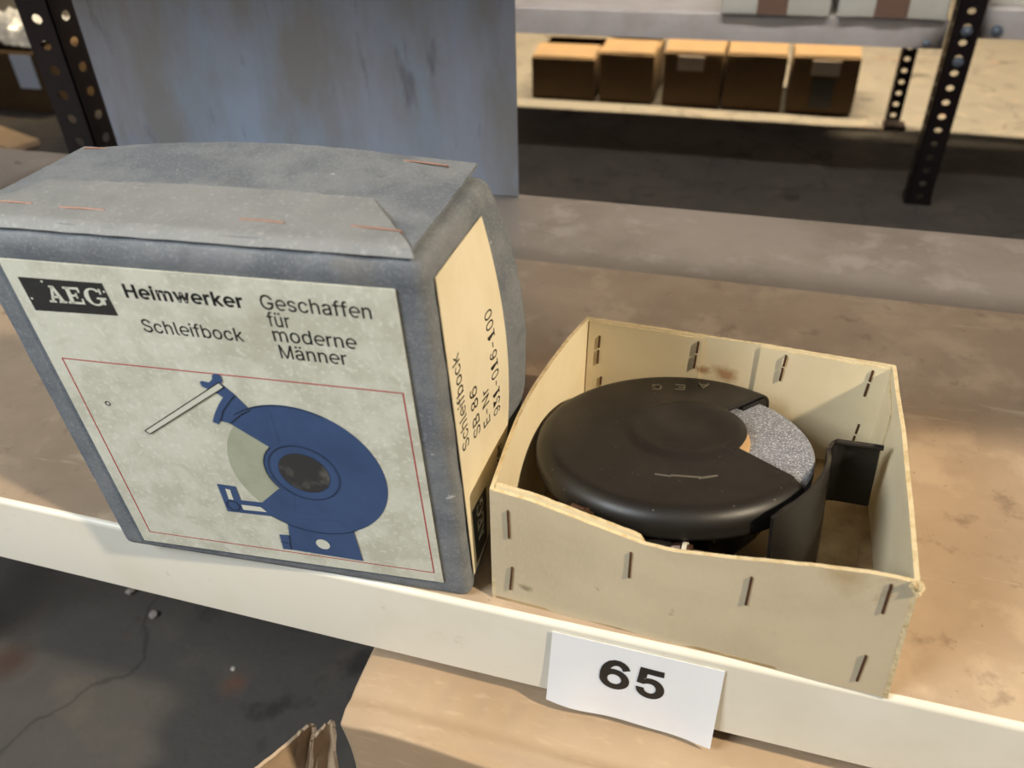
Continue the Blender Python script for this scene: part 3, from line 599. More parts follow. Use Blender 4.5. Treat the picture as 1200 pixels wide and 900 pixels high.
# rear rack
rr = empty('shelving_rack', 'rear steel rack on dark perforated posts carrying white boxes', 'shelf')
RZ = -0.020
shelf_board(-1.9, 0.384, 2.15, 2.74, RZ, 0.062, rr, m_grey_paint)
shelf_board(0.452, 1.9, 2.15, 2.74, RZ + 0.026, 0.062, rr, m_grey_paint)
for zz in (0.62, 1.25, 1.88):  # unseen upper decks, added to block the overhead light behind the rack
    shelf_board(-1.9, 1.9, 2.15, 2.74, zz, 0.062, rr, m_grey_paint)
upright(0.392, 2.13, 1, 1, rr, zf=-0.0285, wd=0.056, z1=2.0)
foot(0.392, 2.13, 1, 1, rr)
upright(0.380, 2.745, 1, -1, rr, z1=2.0, wd=0.046, zf=-0.02)
foot(0.380, 2.745, 1, -1, rr)
for (x, y, z, rad) in ((0.3487, 2.147, -0.0705, .006), (0.4845, 2.147, -0.038, .009), (0.4205, 2.127, -0.0365, .0085), (0.4205, 2.127, -0.103, .0085)):
    bm = bmesh.new()
    tube(bm, [(x, y + .004, z), (x, y - .002, z)], rad * 1.35, 14)
    tube(bm, [(x, y - .002, z), (x, y - .007, z), (x, y - .0085, z)], [rad, rad, rad * .7], 6)
    link('bolt', bm, m_bolt, rr)


# ------------------------------------------------------------------ cartons
def plain_carton(name, label, cat, x0, x1, y0, y1, z0, z1, m, group=None, yaw=0, r=0.004, open_top=False):
    e = empty(name, label, cat, (x0, y0, z0), group)
    e.rotation_euler.z = yaw
    dx, dy, dz = x1 - x0, y1 - y0, z1 - z0
    bm = bmesh.new()
    ph = random.random() * 9
    rbox(bm, (dx, dy, dz), r, 5, lambda q: q + Vector((nz(q.x + ph, q.y, q.z, 9), nz(q.x, q.y + ph, q.z, 9), nz(q.x, q.y, q.z + ph, 9))) * 0.003)
    link('box_body', bm, m, e)
    return e, dx, dy, dz


spec = [(-0.775, -0.552, -0.310), (-0.536, -0.352, -0.288), (-0.322, -0.130, -0.276), (-0.122, 0.066, -0.274), (0.082, 0.285, -0.272)]
where = ['lowest brown carton on the floor behind the rear rack, nearest the metal sheet', 'plain brown carton behind the rear rack, second from the metal sheet',
         'middle brown carton behind the rear rack, faded label at its top left', 'plain brown carton behind the rear rack, fourth from the metal sheet',
         'brown carton behind the rear rack with dark mark under its faded label']
for i, (x0, x1, zt) in enumerate(spec):
    e, dx, dy, dz = plain_carton('carton', where[i], 'carton', x0, x1, 2.80, 3.08, FZ + .003, zt, m_bcarton, 'brown cartons on the floor behind the rear rack')
    # top flaps standing a little open
    for s, ang in ((0, 0.5), (1, 0.25)):
        bm = bmesh.new()
        sheet(bm, lambda u, v: (dx * (0.02 + 0.96 * u), (0.004 + v * 0.11 * cos(ang)) if s == 0 else dy - 0.004 - v * 0.11 * cos(ang), dz + 0.001 + v * 0.11 * sin(ang) * (0.35 if s == 0 else 1)), 3, 3, 0.003)
        link('flap', bm, m_bcarton, e, smooth=False)
    if i in (2, 4):
        bm = bmesh.new()
        xa = 0.045 if i == 2 else 0.06
        box(bm, (xa, -0.0045, dz - 0.055), (xa + 0.085, -0.0015, dz - 0.01))
        link('label_sticker', bm, m_dull, e, smooth=False)
        if i == 4:
            bm = bmesh.new(); box(bm, (0.07, -0.0045, 0.02), (0.135, -0.0018, dz - 0.065))
            link('dark_mark', bm, m_logo, e, smooth=False)

# white boxes on the rear rack
for i, (x0, x1, zt, yaw, b0, b1) in enumerate(((-0.122, 0.124, 0.11, 0.0, 0.084, 0.152), (0.143, 0.376, 0.115, 0.02, 0.078, 0.148), (0.462, 0.72, 0.12, 0.0, 0.09, 0.16))):
    zb = RZ + 0.001 if i < 2 else RZ + 0.027
    lab = ('left of the two brown-banded white boxes on the rear shelf', 'off-white box with a brown band on the rear shelf, just left of the dark post',
           'off-white box on the rear shelf, cut off at the right of the dark post')[i]
    e, dx, dy, dz = plain_carton('banded_box', lab, 'box', x0, x1, 2.135 if i < 2 else 2.19, 2.42, zb, zt, m_whitebox, 'off-white boxes on the rear shelf', yaw)
    bm = bmesh.new(); box(bm, (b0, -0.0035, 0.004), (b1, 0.004, dz + 0.001))
    link('brown_band', bm, m_band, e, smooth=False)
for i, (x0, x1, m, lab) in enumerate(((-0.62, -0.50, m_whitebox, 'small pale box at the back of the rear shelf, beside the metal sheet'),
                                    (-0.455, -0.36, m_whitebox, 'small off-white box at the back of the rear shelf'),
                                    (-0.355, -0.27, m_band, 'small brown box at the back of the rear shelf, between two pale ones'),
                                    (-0.262, -0.17, m_whitebox, 'small off-white box at the back of the rear shelf, right of the brown one'),
                                    (-0.160, -0.125, m_sidelabel, 'narrow yellowish box at the back of the rear shelf'))):
    plain_carton('small_box', lab, 'box', x0, x1, 2.44, 2.62, RZ + .001, 0.10, m, 'small boxes at the back of the rear shelf')

# carton and plastic at far left, beyond the perforated post
e, dx, dy, dz = plain_carton('carton', 'brown carton with a pale blue label seen left of the perforated post', 'carton', -2.95, -2.36, 2.30, 2.70, FZ + .003, -0.245, m_bcarton)
bm = bmesh.new(); box(bm, (0.455, -0.005, 0.085), (0.54, -0.001, 0.195)); link('label_sticker', bm, m_taglabel, e, smooth=False)
bm = bmesh.new()
sheet(bm, lambda u, v: (lerp(-2.9, -2.42, u), lerp(2.33, 2.66, v), -0.236 + 0.05 * sin(pi * u) * sin(pi * v) + 0.05 * abs(nz(u * 5, v * 5, 2, 1)) + 0.03 * abs(nz(u * 13, v * 13, 5, 1))), 26, 20, 0.002)
tag(link('plastic_wrap', bm, m_plastic, smooth=False), 'crumpled grey plastic wrap on top of the carton at far left', 'plastic wrap')
bm = bmesh.new()
rbox(bm, (0.42, 0.10, 0.02), 0.003, 3)
o = link('cardboard_offcut', bm, m_carton); o.location = (-2.62, 2.06, FZ + .006); o.rotation_euler.z = -0.35
tag(o, 'orange-brown cardboard strip on the floor in front of the far left carton', 'cardboard')

# large carton under the shelf
LC = empty('large_carton', 'large tan corrugated carton standing right under the front shelf', 'carton', (-0.224, 0.266, FZ + .004))
W_, D_, H_ = 0.86, 0.44, -0.092 - FZ - .004


def warp_carton(q):
    x, y, z = q
    u, v, t = x / W_, y / D_, z / H_
    x += 0.006 * sin(t * 9) * (1 - u) - 0.006 * v * t * (1 - u)
    y -= 0.004 * nz(x * 6, z * 6, 1) + 0.003 * sin(x * 17) * t
    z += 0.0035 * nz(x * 9, y * 9, 3) * t - 0.006 * math.exp(-((y - 0.0) / 0.01) ** 2) * t * (0.5 + nz(x * 12, 0, 4))
    z -= 0.004 * t * math.exp(-((x - 0.0) / 0.02) ** 2)
    z += t * (0.0022 * math.exp(-((y - 0.010) / 0.004) ** 2) - 0.0022 * math.exp(-((y - 0.020) / 0.005) ** 2)) * (0.6 + nz(x * 8, 2, 0))
    z += t * 0.0012 * sin(x * 260) * math.exp(-((y - 0.036) / 0.010) ** 2) * smooth(0.03, 0.06, x) * smooth(0.16, 0.12, x)
    return (x, y, z)


bm = bmesh.new(); rbox(bm, (W_, D_, H_), 0.003, 170, warp_carton)
link('box_body', bm, m_carton, LC)
bm = bmesh.new()
sheet(bm, lambda u, v: (0.02 + u * (W_ - .04), D_ / 2 + 0.002 - v * 0.052, H_ + 0.0035 + 0.002 * nz(u * 5, v, 3)), 30, 4, 0.0015)
link('packing_tape', bm, m_sidelabel, LC)

# small open carton with torn flaps at the bottom edge of the view
SC = empty('torn_carton', 'torn brown carton flap poking up beside the large carton', 'carton', (-0.345, 0.17, FZ + .004))
bm = bmesh.new()
for (a, b) in (((0, 0), (0.10, 0)), ((0.10, 0), (0.10, 0.10)), ((0.10, 0.10), (0, 0.10)), ((0, 0.10), (0, 0))):
    sheet(bm, lambda u, v, a=a, b=b: (lerp(a[0], b[0], u), lerp(a[1], b[1], u), v * 0.14), 2, 2, 0.004)
box(bm, (0, 0, 0), (0.10, 0.10, 0.004))
link('box_body', bm, m_carton, SC, smooth=False)
# outline of the torn flap: left edge, peak, notch, right peak, right edge
flapL = [(-0.3130, 0.2640, -0.204), (-0.3040, 0.2750, -0.202), (-0.2930, 0.2960, -0.200), (-0.2880, 0.3034, -0.200), (-0.2835, 0.3025, -0.203), (-0.2810, 0.3020, -0.205),
         (-0.2765, 0.3075, -0.202), (-0.2715, 0.3113, -0.200), (-0.2655, 0.3060, -0.200), (-0.2600, 0.2960, -0.208), (-0.2555, 0.2880, -0.220)]
bm = bmesh.new()


def flapfn(u, v):
    k = u * (len(flapL) - 1); i = min(int(k), len(flapL) - 2); t = k - i
    a = Vector(flapL[i]).lerp(Vector(flapL[i + 1]), t)
    a += Vector((0, 0.0015 * nz(u * 60, 0, 1), 0.003 * nz(u * 45, 0, 0)))
    base = Vector((lerp(-0.330, -0.252, u), 0.262 - 0.006 * sin(pi * u), -0.315))
    p = a.lerp(base, v)
    p.y += 0.018 * v * (1 - v) + (0.007 * math.exp(-((u - 0.36) / 0.07) ** 2) + 0.006 * math.exp(-((u - 0.72) / 0.08) ** 2) - 0.004 * math.exp(-((u - 0.52) / 0.07) ** 2)) * (1 - 0.7 * v) + 0.003 * nz(u * 14, v * 8, 2)
    return p - Vector(SC.location)


sheet(bm, flapfn, 44, 16, 0.0028)
link('torn_flap', bm, m_carton, SC, ang=22)
bm = bmesh.new()
sheet(bm, lambda u, v: Vector((lerp(-0.2555, -0.2440, u), 0.292 - 0.012 * u + 0.004 * sin(v * 5), lerp(-0.226, -0.315, v) - 0.012 * u)) - Vector(SC.location), 4, 10, 0.0025)
link('torn_flap', bm, m_whitebox, SC, ang=22)

# grit on the dark floor
for i, (x, y, s, lab) in enumerate(((-0.530, 0.475, .0030, 'tiny bright white crumb on the dark floor, mid-way below the shelf edge'), (-0.735, 0.545, .0065, 'pinkish pale crumb on the dark floor, leftmost of the crumbs'),
                                  (-0.680, 0.520, .0060, 'pale flat crumb on the dark floor, right of the pinkish one'))):
    bm = bmesh.new()
    bmesh.ops.create_icosphere(bm, subdivisions=2, radius=s)
    for v in bm.verts:
        v.co *= 1 + 0.5 * nz(v.co.x + i, v.co.y, v.co.z, 1.2 / s); v.co.z *= 0.5
    o = link('grit_crumb', bm, m_grit if i == 0 else m_dull, smooth=False); o.location = (x, y, FZ + s * .4 + .001)
    tag(o, lab, 'grit', 'grit crumbs on the floor')

# ------------------------------------------------------------------ grey storage box
BO = Vector((-0.3897, 0.3010, 0.0))
ex = Vector((0.9975, 0.0705, 0)); ey = Vector((-0.0705, 0.9975, 0)); LEAN = 0.05
GB = empty('grinder_carton', 'worn grey-blue cardboard carton with a white printed label showing a blue grinder', 'box', BO)
GB.rotation_euler.z = math.atan2(0.0705, 0.9975)
BW, BD, BH = 0.2555, 0.105, 0.2535


def side_bulge(y01, z):
    t = max(0, min(1, z / 0.262))
    return 0.0230 * (sin(pi * t ** 1.2) ** 0.9) * (y01 ** 1.25)


def body_warp(q):
    x, y, z = q
    u, v, t = x / BW, y / BD, z / BH
    X = x - 0.0035 * t * (1 - u) - 0.0035 * t * u
    Y = lerp(-LEAN * z, BD - 0.005 * t, v)
    Z = z
    X += side_bulge(max(0, min(1, v)), z) * smooth(0.75, 1.0, u)
    X -= 0.006 * sin(pi * t) * v * smooth(0.2, 0.0, u)
    Z += (0.0085 * sin(pi * max(0, min(1, u))) - 0.004) * v * smooth(0.8, 1, t)
    Y -= 0.0016 * math.exp(-((z - 0.2425) / 0.0035) ** 2) * (1 if v < 0.3 else 0)
    w = 0.0007
    edge = smooth(0.9, 1.0, t)
    Y += (0.0012 * nz(x, 0, z, 60) * edge if v < 0.3 else 0.0012 * nz(x, y, z, 40))
    Z += 0.0008 * nz(x, y, z, 55) * edge
    X += w * nz(x, y, z, 70) * (1 if v > 0.02 else 0.8)
    # dent at the top front left
    d = math.hypot(x - 0.014, z - 0.247)
    if v < 0.5:
        Y += 0.0035 * math.exp(-(d / 0.005) ** 2)
    return (X, Y, Z)


bm = bmesh.new(); rbox(bm, (BW, BD, BH), 0.006, 46, body_warp)
link('box_body', bm, m_greybox, GB)


def front3(x, y, off):
    """point on the leaning front face: x along it, y up it, off outwards"""
    return Vector((x, -0.05 * y - off * 0.9988, y * 0.9988 - off * 0.05))


def topz(x, y):
    u = max(0, min(1, x / BW)); v = max(0, min(1, y / BD))
    return BH - 0.004 * v + 0.0085 * sin(pi * u) * v


# stiff lid panel lying on top, a little inset from the right side
bm = bmesh.new()


def lid(u, v):
    yf, yb = 0.004, 0.1035
    xl, xr = lerp(-0.004, -0.009, v), lerp(0.2455, 0.2475, v)
    x = lerp(xl, xr, u)
    # lid's front right corner is cut back
    y = lerp(yf - 0.0135, yb - 0.008 * 0 + 0.0015 * nz(u * 30, 3, 0), v)
    z = topz(x, y) + 0.0010 + 0.0015 * v ** 3 * (smooth(0.8, 1, u)) + 0.0005 * nz(x, y, 0, 60)
    return (x, y, z)


sheet(bm, lid, 50, 24, 0.0022)
link('lid_panel', bm, m_greybox, GB)

# paler flap glued over the front of the lid
bm = bmesh.new()


def tape(u, v):
    xl = lerp(-0.004, 0.0142, v) ; xr = lerp(0.2475, 0.2085, v)
    x = lerp(xl, xr, u)
    y = lerp(-0.012, 0.0405, v) + (0.0012 * nz(x * 90, 0, 4) if v > 0.9 else 0)
    z = topz(x, y) + 0.0040 + 0.0004 * nz(x, y, 0, 70)
    if v < 0.12:
        z -= 0.004 * (1 - v / 0.12) ** 2
    return (x, y, z)


sheet(bm, tape, 60, 22, 0.0007)
link('glued_flap', bm, m_greyflap, GB)

# copper staples on top
st = [(0.0620, 0.0056, 0.0, .0265), (0.1630, 0.0058, -.02, .024), (0.2225, 0.0067, -.06, .026), (0.018, 0.008, 0.0, 0.024), (0.2200, 0.0940, -.14, .0275), (0.0035, 0.0990, .05, 0.017)]
for (x, y, a, L_) in st:
    bm = bmesh.new()
    dx, dy = cos(a) * L_ / 2, sin(a) * L_ / 2
    z = topz(x, y) + (0.0049 if y < 0.05 else 0.0036)
    if y > 0.05:
        z += 0.0008 if x > 0.1 else 0.0
    pts = [(x - dx, y - dy, z - 0.0025), (x - dx, y - dy, z), (x, y, z + 0.0002 + 0.0125 * 0), (x + dx, y + dy, z), (x + dx, y + dy, z - 0.0025)]
    tube(bm, pts, 0.0006, 6)
    link('staple', bm, m_copper, GB)

# front label and its print
FL = None
bm = bmesh.new()
quad = [(0.0158, 0.2362), (0.2362, 0.2375), (0.2384, 0.0150), (0.0200, 0.0105)]


def labfn(u, v):
    x = lerp(lerp(quad[3][0], quad[2][0], u), lerp(quad[0][0], quad[1][0], u), v)
    y = lerp(lerp(quad[3][1], quad[2][1], u), lerp(quad[0][1], quad[1][1], u), v)
    return front3(x, y, 0.0008)


sheet(bm, labfn, 20, 20, 0.0006)
FL = link('front_label', bm, m_label, GB)


def poly(bm, pts, off, mi=0):
    from mathutils.geometry import tessellate_polygon
    vs = [bm.verts.new(front3(p[0] / 1000, p[1] / 1000, off)) for p in pts]
    for t in tessellate_polygon([[Vector((p[0], p[1], 0)) for p in pts]]):
        try:
            bm.faces.new([vs[i] for i in t]).material_index = mi
        except ValueError:
            pass


def line(bm, pts, wd, off, mi=0, closed=False):
    pts = [Vector((p[0], p[1])) for p in pts]
    n = len(pts)
    for i in range(n if closed else n - 1):
        a, b = pts[i], pts[(i + 1) % n]
        d = (b - a).normalized(); q = Vector((-d.y, d.x)) * wd / 2
        a2, b2 = a - d * wd * .4, b + d * wd * .4
        poly(bm, [a2 + q, a2 - q, b2 - q, b2 + q], off, mi)


def arc(cx, cy, r, a0, a1, n=40):
    return [(cx + r * cos(math.radians(lerp(a0, a1, i / n))), cy + r * sin(math.radians(lerp(a0, a1, i / n)))) for i in range(n + 1)]


def tri(bm):
    bmesh.ops.triangulate(bm, faces=bm.faces[:])


O1, O2, O3, O4 = 0.00150, 0.00160, 0.00190, 0.00205


def slab_letters(bm, fn, mi=0):
    """AEG in slab serif; fn(x,y)->point, x 0..36.8, y 0..10.8"""
    def P(pts):
        bm.faces.new([bm.verts.new(fn(x, y)) for x, y in pts]).material_index = mi
    # A
    P([(1.2, 0), (3.0, 0), (6.2, 10.6), (4.6, 10.6)]); P([(7.4, 0), (10.2, 0), (6.6, 10.6), (4.6, 10.6)])
    P([(3.0, 3.0), (8.0, 3.0), (7.6, 4.4), (3.4, 4.4)])
    P([(0, 0), (4.4, 0), (4.4, 1.3), (0, 1.3)]); P([(6.2, 0), (11.0, 0), (11.0, 1.3), (6.2, 1.3)])
    P([(3.4, 9.7), (6.5, 9.7), (6.5, 10.8), (3.4, 10.8)])
    # E
    x = 11.9
    P([(x + 1.4, 0), (x + 4.0, 0), (x + 4.0, 10.6), (x + 1.4, 10.6)])
    P([(x, 0), (x + 10.2, 0), (x + 10.2, 1.4), (x, 1.4)]); P([(x + 8.9, 1.4), (x + 10.2, 1.4), (x + 10.2, 3.6), (x + 9.2, 3.6)])
    P([(x, 9.3), (x + 9.8, 9.3), (x + 9.8, 10.7), (x, 10.7)]); P([(x + 8.6, 7.4), (x + 9.8, 7.4), (x + 9.8, 9.3), (x + 8.4, 9.3)])
    P([(x + 4, 4.7), (x + 7.4, 4.7), (x + 7.4, 6.0), (x + 4, 6.0)]); P([(x + 6.4, 3.6), (x + 7.4, 3.6), (x + 7.4, 7.1), (x + 6.4, 7.1)])
    # G
    cx, cy = 29.6, 5.3
    N = 26
    a0, a1 = 42, 318
    for i in range(N):
        A, B = math.radians(lerp(a0, a1, i / N)), math.radians(lerp(a0, a1, (i + 1) / N))
        def wd(a): return 1.3 + 1.7 * abs(cos(a))
        P([(cx + 5.9 * cos(A), cy + 5.6 * sin(A)), (cx + 5.9 * cos(B), cy + 5.6 * sin(B)),
           (cx + (5.9 - wd(B)) * cos(B), cy + (5.6 - 1.1) * sin(B)), (cx + (5.9 - wd(A)) * cos(A), cy + (5.6 - 1.1) * sin(A))])
    P([(cx + 3.0, 0.6), (cx + 5.6, 0.6), (cx + 5.6, 4.2), (cx + 3.0, 4.2)]); P([(cx + 1.2, 3.9), (cx + 7.0, 3.9), (cx + 7.0, 5.1), (cx + 1.2, 5.1)])
    P([(cx + 4.0, 7.2), (cx + 5.2, 7.2), (cx + 5.2, 10.7), (cx + 4.2, 10.7)])


bm = bmesh.new(); poly(bm, [(23.0, 225.6), (74.2, 226.2), (76.0, 206.0), (24.0, 204.3)], O1)
link('logo_block', bm, m_logo, FL, smooth=False)
bm = bmesh.new(); slab_letters(bm, lambda x, y: front3((36.4 + x) / 1000, (210.8 + x * 0.03 + y) / 1000, O2))
for (sx, sy) in ((37.1, 224.0), (25.6, 212.2), (73.4, 221.0)):
    poly(bm, arc(sx, sy, 0.7, 0, 330, 9), O2)
link('logo_lettering', bm, m_white, FL, smooth=False)
for (txt, x0, x1, b, cap, bold) in (('Heimwerker', .0858, .1535, .2185, .0086, .022), ('Geschaffen', .1632, .2222, .2192, .0088, 0.004), ('für', .1645, .1768, .2088, .0088, .004), ('moderne', .1652, .2112, .1995, .0088, .004),
                               ('Männer', .1665, .2040, .1884, .0088, .004), ('Schleifbock', .0885, .1478, .1970, .0084, .004)):
    bm = bmesh.new()
    text_mesh(bm, txt, x0, x1, b, cap, lambda x, y: front3(x, y, O1), bold)
    link('printed_text', bm, m_black, FL, smooth=False)
bm = bmesh.new(); line(bm, [(26.1, 171.5), (231.9, 173.2), (233.2, 24.0), (28.3, 21.5)], 0.75, O1, closed=True)
link('red_frame', bm, m_red, FL, smooth=False)
bm = bmesh.new()
line(bm, arc(42.9, 139.7, 1.5, 0, 330, 11), 0.7, O1, closed=True)
link('printed_ring', bm, m_black, FL, smooth=False)
# drawing of the grinder
bm = bmesh.new(); poly(bm, arc(163.0, 101.7, 51.0, 90, 270, 50), O1); tri(bm)
link('drawn_wheel', bm, m_palewheel, FL, smooth=False)
bm = bmesh.new()
HC = (160.6, 101.8)
cut_top, cut_bot = (123.4, 135.4), (125.1, 69.5)
hub_r = 25.5
outer = arc(159.3, 101.3, 53.4, 127, -128, 70)
hub = arc(HC[0], HC[1], hub_r, 221, 134, 20)
poly(bm, outer + [cut_bot, (141.4, 84.6)] + hub[1:-1] + [(142.3, 120.6)], O2)
poly(bm, [(137.8, 148.4), (131.3, 158.6), (126.0, 164.7), (124.0, 166.3), (118.2, 160.0), (123.0, 155.6), (118.1, 149.0), (113.5, 141.5), (110.6, 135.3), (114.1, 133.7), (116.2, 137.0), (121.8, 135.7), (142.3, 120.6), (150, 125), (150, 152)], O2 + 0.0001)
poly(bm, [(119.2, 161.8), (115.5, 160.6), (112.1, 162.3), (111.6, 165.5), (113.5, 166.4), (117.5, 165.8), (120.3, 168.5), (121.0, 171.5), (123.5, 173.0), (126.4, 171.9), (126.4, 168.0), (124.8, 165.6)], O2 + 0.0002)
poly(bm, [(140.0, 84.6), (125.1, 69.5), (110.2, 68.7), (110.0, 81.2), (97.2, 81.3), (97.3, 56.0), (130.3, 57.4), (136.3, 55.6), (145, 60), (150, 84)], O2 + 0.0001)
poly(bm, [(136.3, 57.0), (138.5, 51.4), (137.1, 40.8), (129.8, 40.1), (129.2, 25.3), (135.1, 26.0), (185.4, 25.4), (183.9, 53.8), (175, 62)], O2 + 0.0002)
tri(bm); link('drawn_housing', bm, m_blue, FL, smooth=False)
bm = bmesh.new()
poly(bm, arc(HC[0], HC[1], 16.2, 0, 350, 36), O3); tri(bm)
link('drawn_hub', bm, m_hubprint, FL, smooth=False)
for pts in ([(102.1, 78.1), (105.3, 77.5), (105.0, 68.2), (101.7, 68.3)], [(109.4, 64.6), (123.0, 65.0), (126.3, 60.9), (109.6, 59.9)],
            arc(159.6, 36.6, 4.8, 0, 345, 24), [(123.8, 166.8), (126.0, 163.6), (63.9, 118.8), (61.3, 121.2)]):
    bm = bmesh.new(); poly(bm, pts, O3); tri(bm)
    link('drawn_opening', bm, m_white, FL, smooth=False)
for pts, wd in (([(131.3, 158.6), (125.6, 152.0), (120.3, 145.3), (116.2, 137.0)], .5), ([(137.8, 148.4), (130.8, 143.8), (121.8, 135.7)], .5),
                ([(123.8, 166.8), (126.0, 163.6), (63.9, 118.8), (61.3, 121.2), (123.8, 166.8)], .55), (arc(HC[0], HC[1], 22.4, 0, 360, 40), .45),
                (arc(HC[0], HC[1], 25.5, 134, 221, 16), .5), (arc(159.3, 101.3, 53.2, 235, 300, 18), .45), (arc(103.4, 62.8, 4.4, 0, 360, 18), .45),
                ([(137.1, 40.8), (135.1, 26.0)], .45), ([(129.2, 33.3), (135.5, 32.0)], .45), (arc(159.3, 101.3, 53.2, 65, 127, 16), .4)):
    bm = bmesh.new(); line(bm, pts, wd, O4)
    link('drawn_outline', bm, m_black, FL, smooth=False)


# right side label following the bulge
def side3(dep, z, off):
    yf = -LEAN * z; yb = BD - 0.005 * z / BH
    v = (dep) / BD
    y = lerp(yf, yb, v)
    x = BW - 0.0035 * z / BH + side_bulge(max(0, v), z)
    return Vector((x + off, y, z))


bm = bmesh.new()
sheet(bm, lambda u, v: side3(lerp(0.0075, 0.0735, u), lerp(0.0165, 0.240, v), 0.0011), 14, 34, 0.0005)
SL = link('side_label', bm, m_sidelabel, GB)
bm = bmesh.new()
for i in range(12):
    for j in range(4):
        q = [(0.0145 + 0.024 * (j + b) / 4, 0.019 + 0.050 * (i + a) / 12) for a, b in ((0, 0), (1, 0), (1, 1), (0, 1))]
        bm.faces.new([bm.verts.new(side3(d, z, 0.00170)) for d, z in q])
link('logo_block', bm, m_logo, SL, smooth=False)
bm = bmesh.new(); slab_letters(bm, lambda x, y: side3(0.0320 - y / 1000, 0.031 + x / 1000, 0.00185))
link('logo_lettering', bm, m_white, SL, smooth=False)
for (txt, z0, z1, dep, cap, bold) in (('Schleifbock', .1215, .1880, .0200, .0085, .004), ('SB 86', .119, .155, .0345, .0085, .004), ('E-Nr', .117, .144, .0475, .0085, .004), ('931-016-100', .115, .1905, .0610, .0085, .004), ('Heimwerker', .018, .0865, .0640, .0085, .022)):
    bm = bmesh.new()
    text_mesh(bm, txt, z0, z1, 0, cap, lambda x, y, dep=dep: side3(dep - y, x, 0.00170), bold)
    link('printed_text', bm, m_black, SL, smooth=False)

# ------------------------------------------------------------------ open cream tray
TR = empty('cardboard_tray', 'open cream cardboard tray with stapled walls holding the black grinder', 'box')
cb = [Vector((-0.1217, 0.3239, 0)), Vector((0.1191, 0.3134, 0)), Vector((0.1190, 0.5160, 0)), Vector((-0.1080, 0.5300, 0))]
ct = [Vector((-0.1190, 0.3238, 0.0980)), Vector((0.1125, 0.3135, 0.0975)), Vector((0.1174, 0.5168, 0.0950)), Vector((-0.1050, 0.5300, 0.0950))]
TT = 0.0026


def rim_front(u):
    x = lerp(-0.119, 0.112, u)
    pts = [(-0.119, 0.0975), (-0.095, 0.0955), (-0.0717, 0.0905), (-0.045, 0.0845), (-0.0269, 0.0808), (-0.01, 0.0805), (0.0218, 0.0855), (0.0641, 0.0938), (0.09, 0.0975), (0.112, 0.0975)]
    for (a, za), (b, zb) in zip(pts, pts[1:]):
        if x <= b + 1e-6:
            return lerp(za, zb, (x - a) / (b - a))
    return pts[-1][1]


def wallfn(k, push=0.0):
    a0, a1, b0, b1 = cb[k], cb[(k + 1) % 4], ct[k], ct[(k + 1) % 4]

    def fn(u, v):
        bot = a0.lerp(a1, u); top = b0.lerp(b1, u)
        if k == 0:
            top.z = rim_front(u)
        p = bot.lerp(top, v)
        d = (a1 - a0).normalized(); n = Vector((d.y, -d.x, 0))      # outward
        bow = {0: 0.0, 1: 0.0012, 2: 0.001, 3: 0.0098}[k]
        p = p + n * (bow * sin(pi * u) * v + push)
        if v > 0.97:
            p.z += 0.0006 * nz(u * 40, k, 1) + 0.0004 * nz(u * 130, k, 3)
        p = p + n * 0.0008 * nz(u * 4 + k, v * 3, 2) * sin(pi * u)
        return p
    return fn


names = ['front_wall', 'side_wall', 'back_wall', 'side_wall']
for k in range(4):
    bm = bmesh.new()
    fn = wallfn(k)
    # a: outer skin at fn, thickness grows inwards
    sheet(bm, lambda u, v: fn(u, v), 40, 10, -TT, 0, 1)
    # sheet's normal for (u, v up) points outward, so -TT goes inwards
    link(names[k], bm, [m_tray if k in (0,) else m_tray_in, m_edge], TR)
bm = bmesh.new()
vs = [bm.verts.new(p + Vector((0, 0, 0.0006))) for p in cb]
vt = [bm.verts.new(p + Vector((0, 0, 0.003))) for p in cb]
bm.faces.new(vs[::-1]); bm.faces.new(vt)
for i in range(4):
    bm.faces.new((vs[i], vs[(i + 1) % 4], vt[(i + 1) % 4], vt[i]))
link('tray_bottom', bm, m_trayfloor, TR, smooth=False)
# loose liner leaf on the bottom
bm = bmesh.new()
sheet(bm, lambda u, v: (lerp(0.02, 0.098, u) + 0.01 * v, lerp(0.335, 0.45 - 0.02 * u, v), 0.0048 + 0.006 * sin(pi * u) * sin(pi * v) + 0.003 * nz(u * 3, v * 3, 1)), 12, 12, 0.001)
link('paper_liner', bm, m_trayfloor, TR)
# second layer inside the front wall, ending in a blunt edge
bm = bmesh.new()
f0 = wallfn(0, -TT - 0.0003)
sheet(bm, lambda u, v: f0(0.012 + u * 0.388, v) + Vector((0, 0, (0.0022 * (1 - smooth(0.93, 1, u)) - 0.004 * smooth(0.96, 1, u)) * v)), 26, 8, -0.0026, 0, 1)
link('inner_flap', bm, [m_tray_in, m_edge], TR)
# inner leaves of the back wall (two overlapping, with a bare strip between)
f2 = wallfn(2, -TT - 0.0002)
for (u0, u1, m) in ((0.012, 0.408, m_tray_in), (0.592, 0.985, m_tray_in)):
    bm = bmesh.new()
    sheet(bm, lambda u, v: f2(lerp(u0, u1, u), v * (0.985 + 0.01 * nz(u * 9, u0, 1))), 16, 6, -0.0013, 0, 1)
    link('inner_flap', bm, [m, m_edge], TR)
# inner leaves at the corners
f1 = wallfn(1, -TT - 0.0002)
bm = bmesh.new(); sheet(bm, lambda u, v: f1(lerp(0.80, 0.985, u), 0.05 + v * (0.80 + 0.1 * u)), 6, 6, -0.001, 0, 1)
link('inner_flap', bm, [m_tray_in, m_edge], TR)


def wire(p, q, out, r=0.00075, name='staple', m=m_rust, parent=TR):
    p, q, out = Vector(p), Vector(q), Vector(out)
    bm = bmesh.new()
    tube(bm, [p - out * 0.0015, p + out * r * 0.6, q + out * r * 0.6, q - out * 0.0015], r, 6)
    return link(name, bm, m, parent)


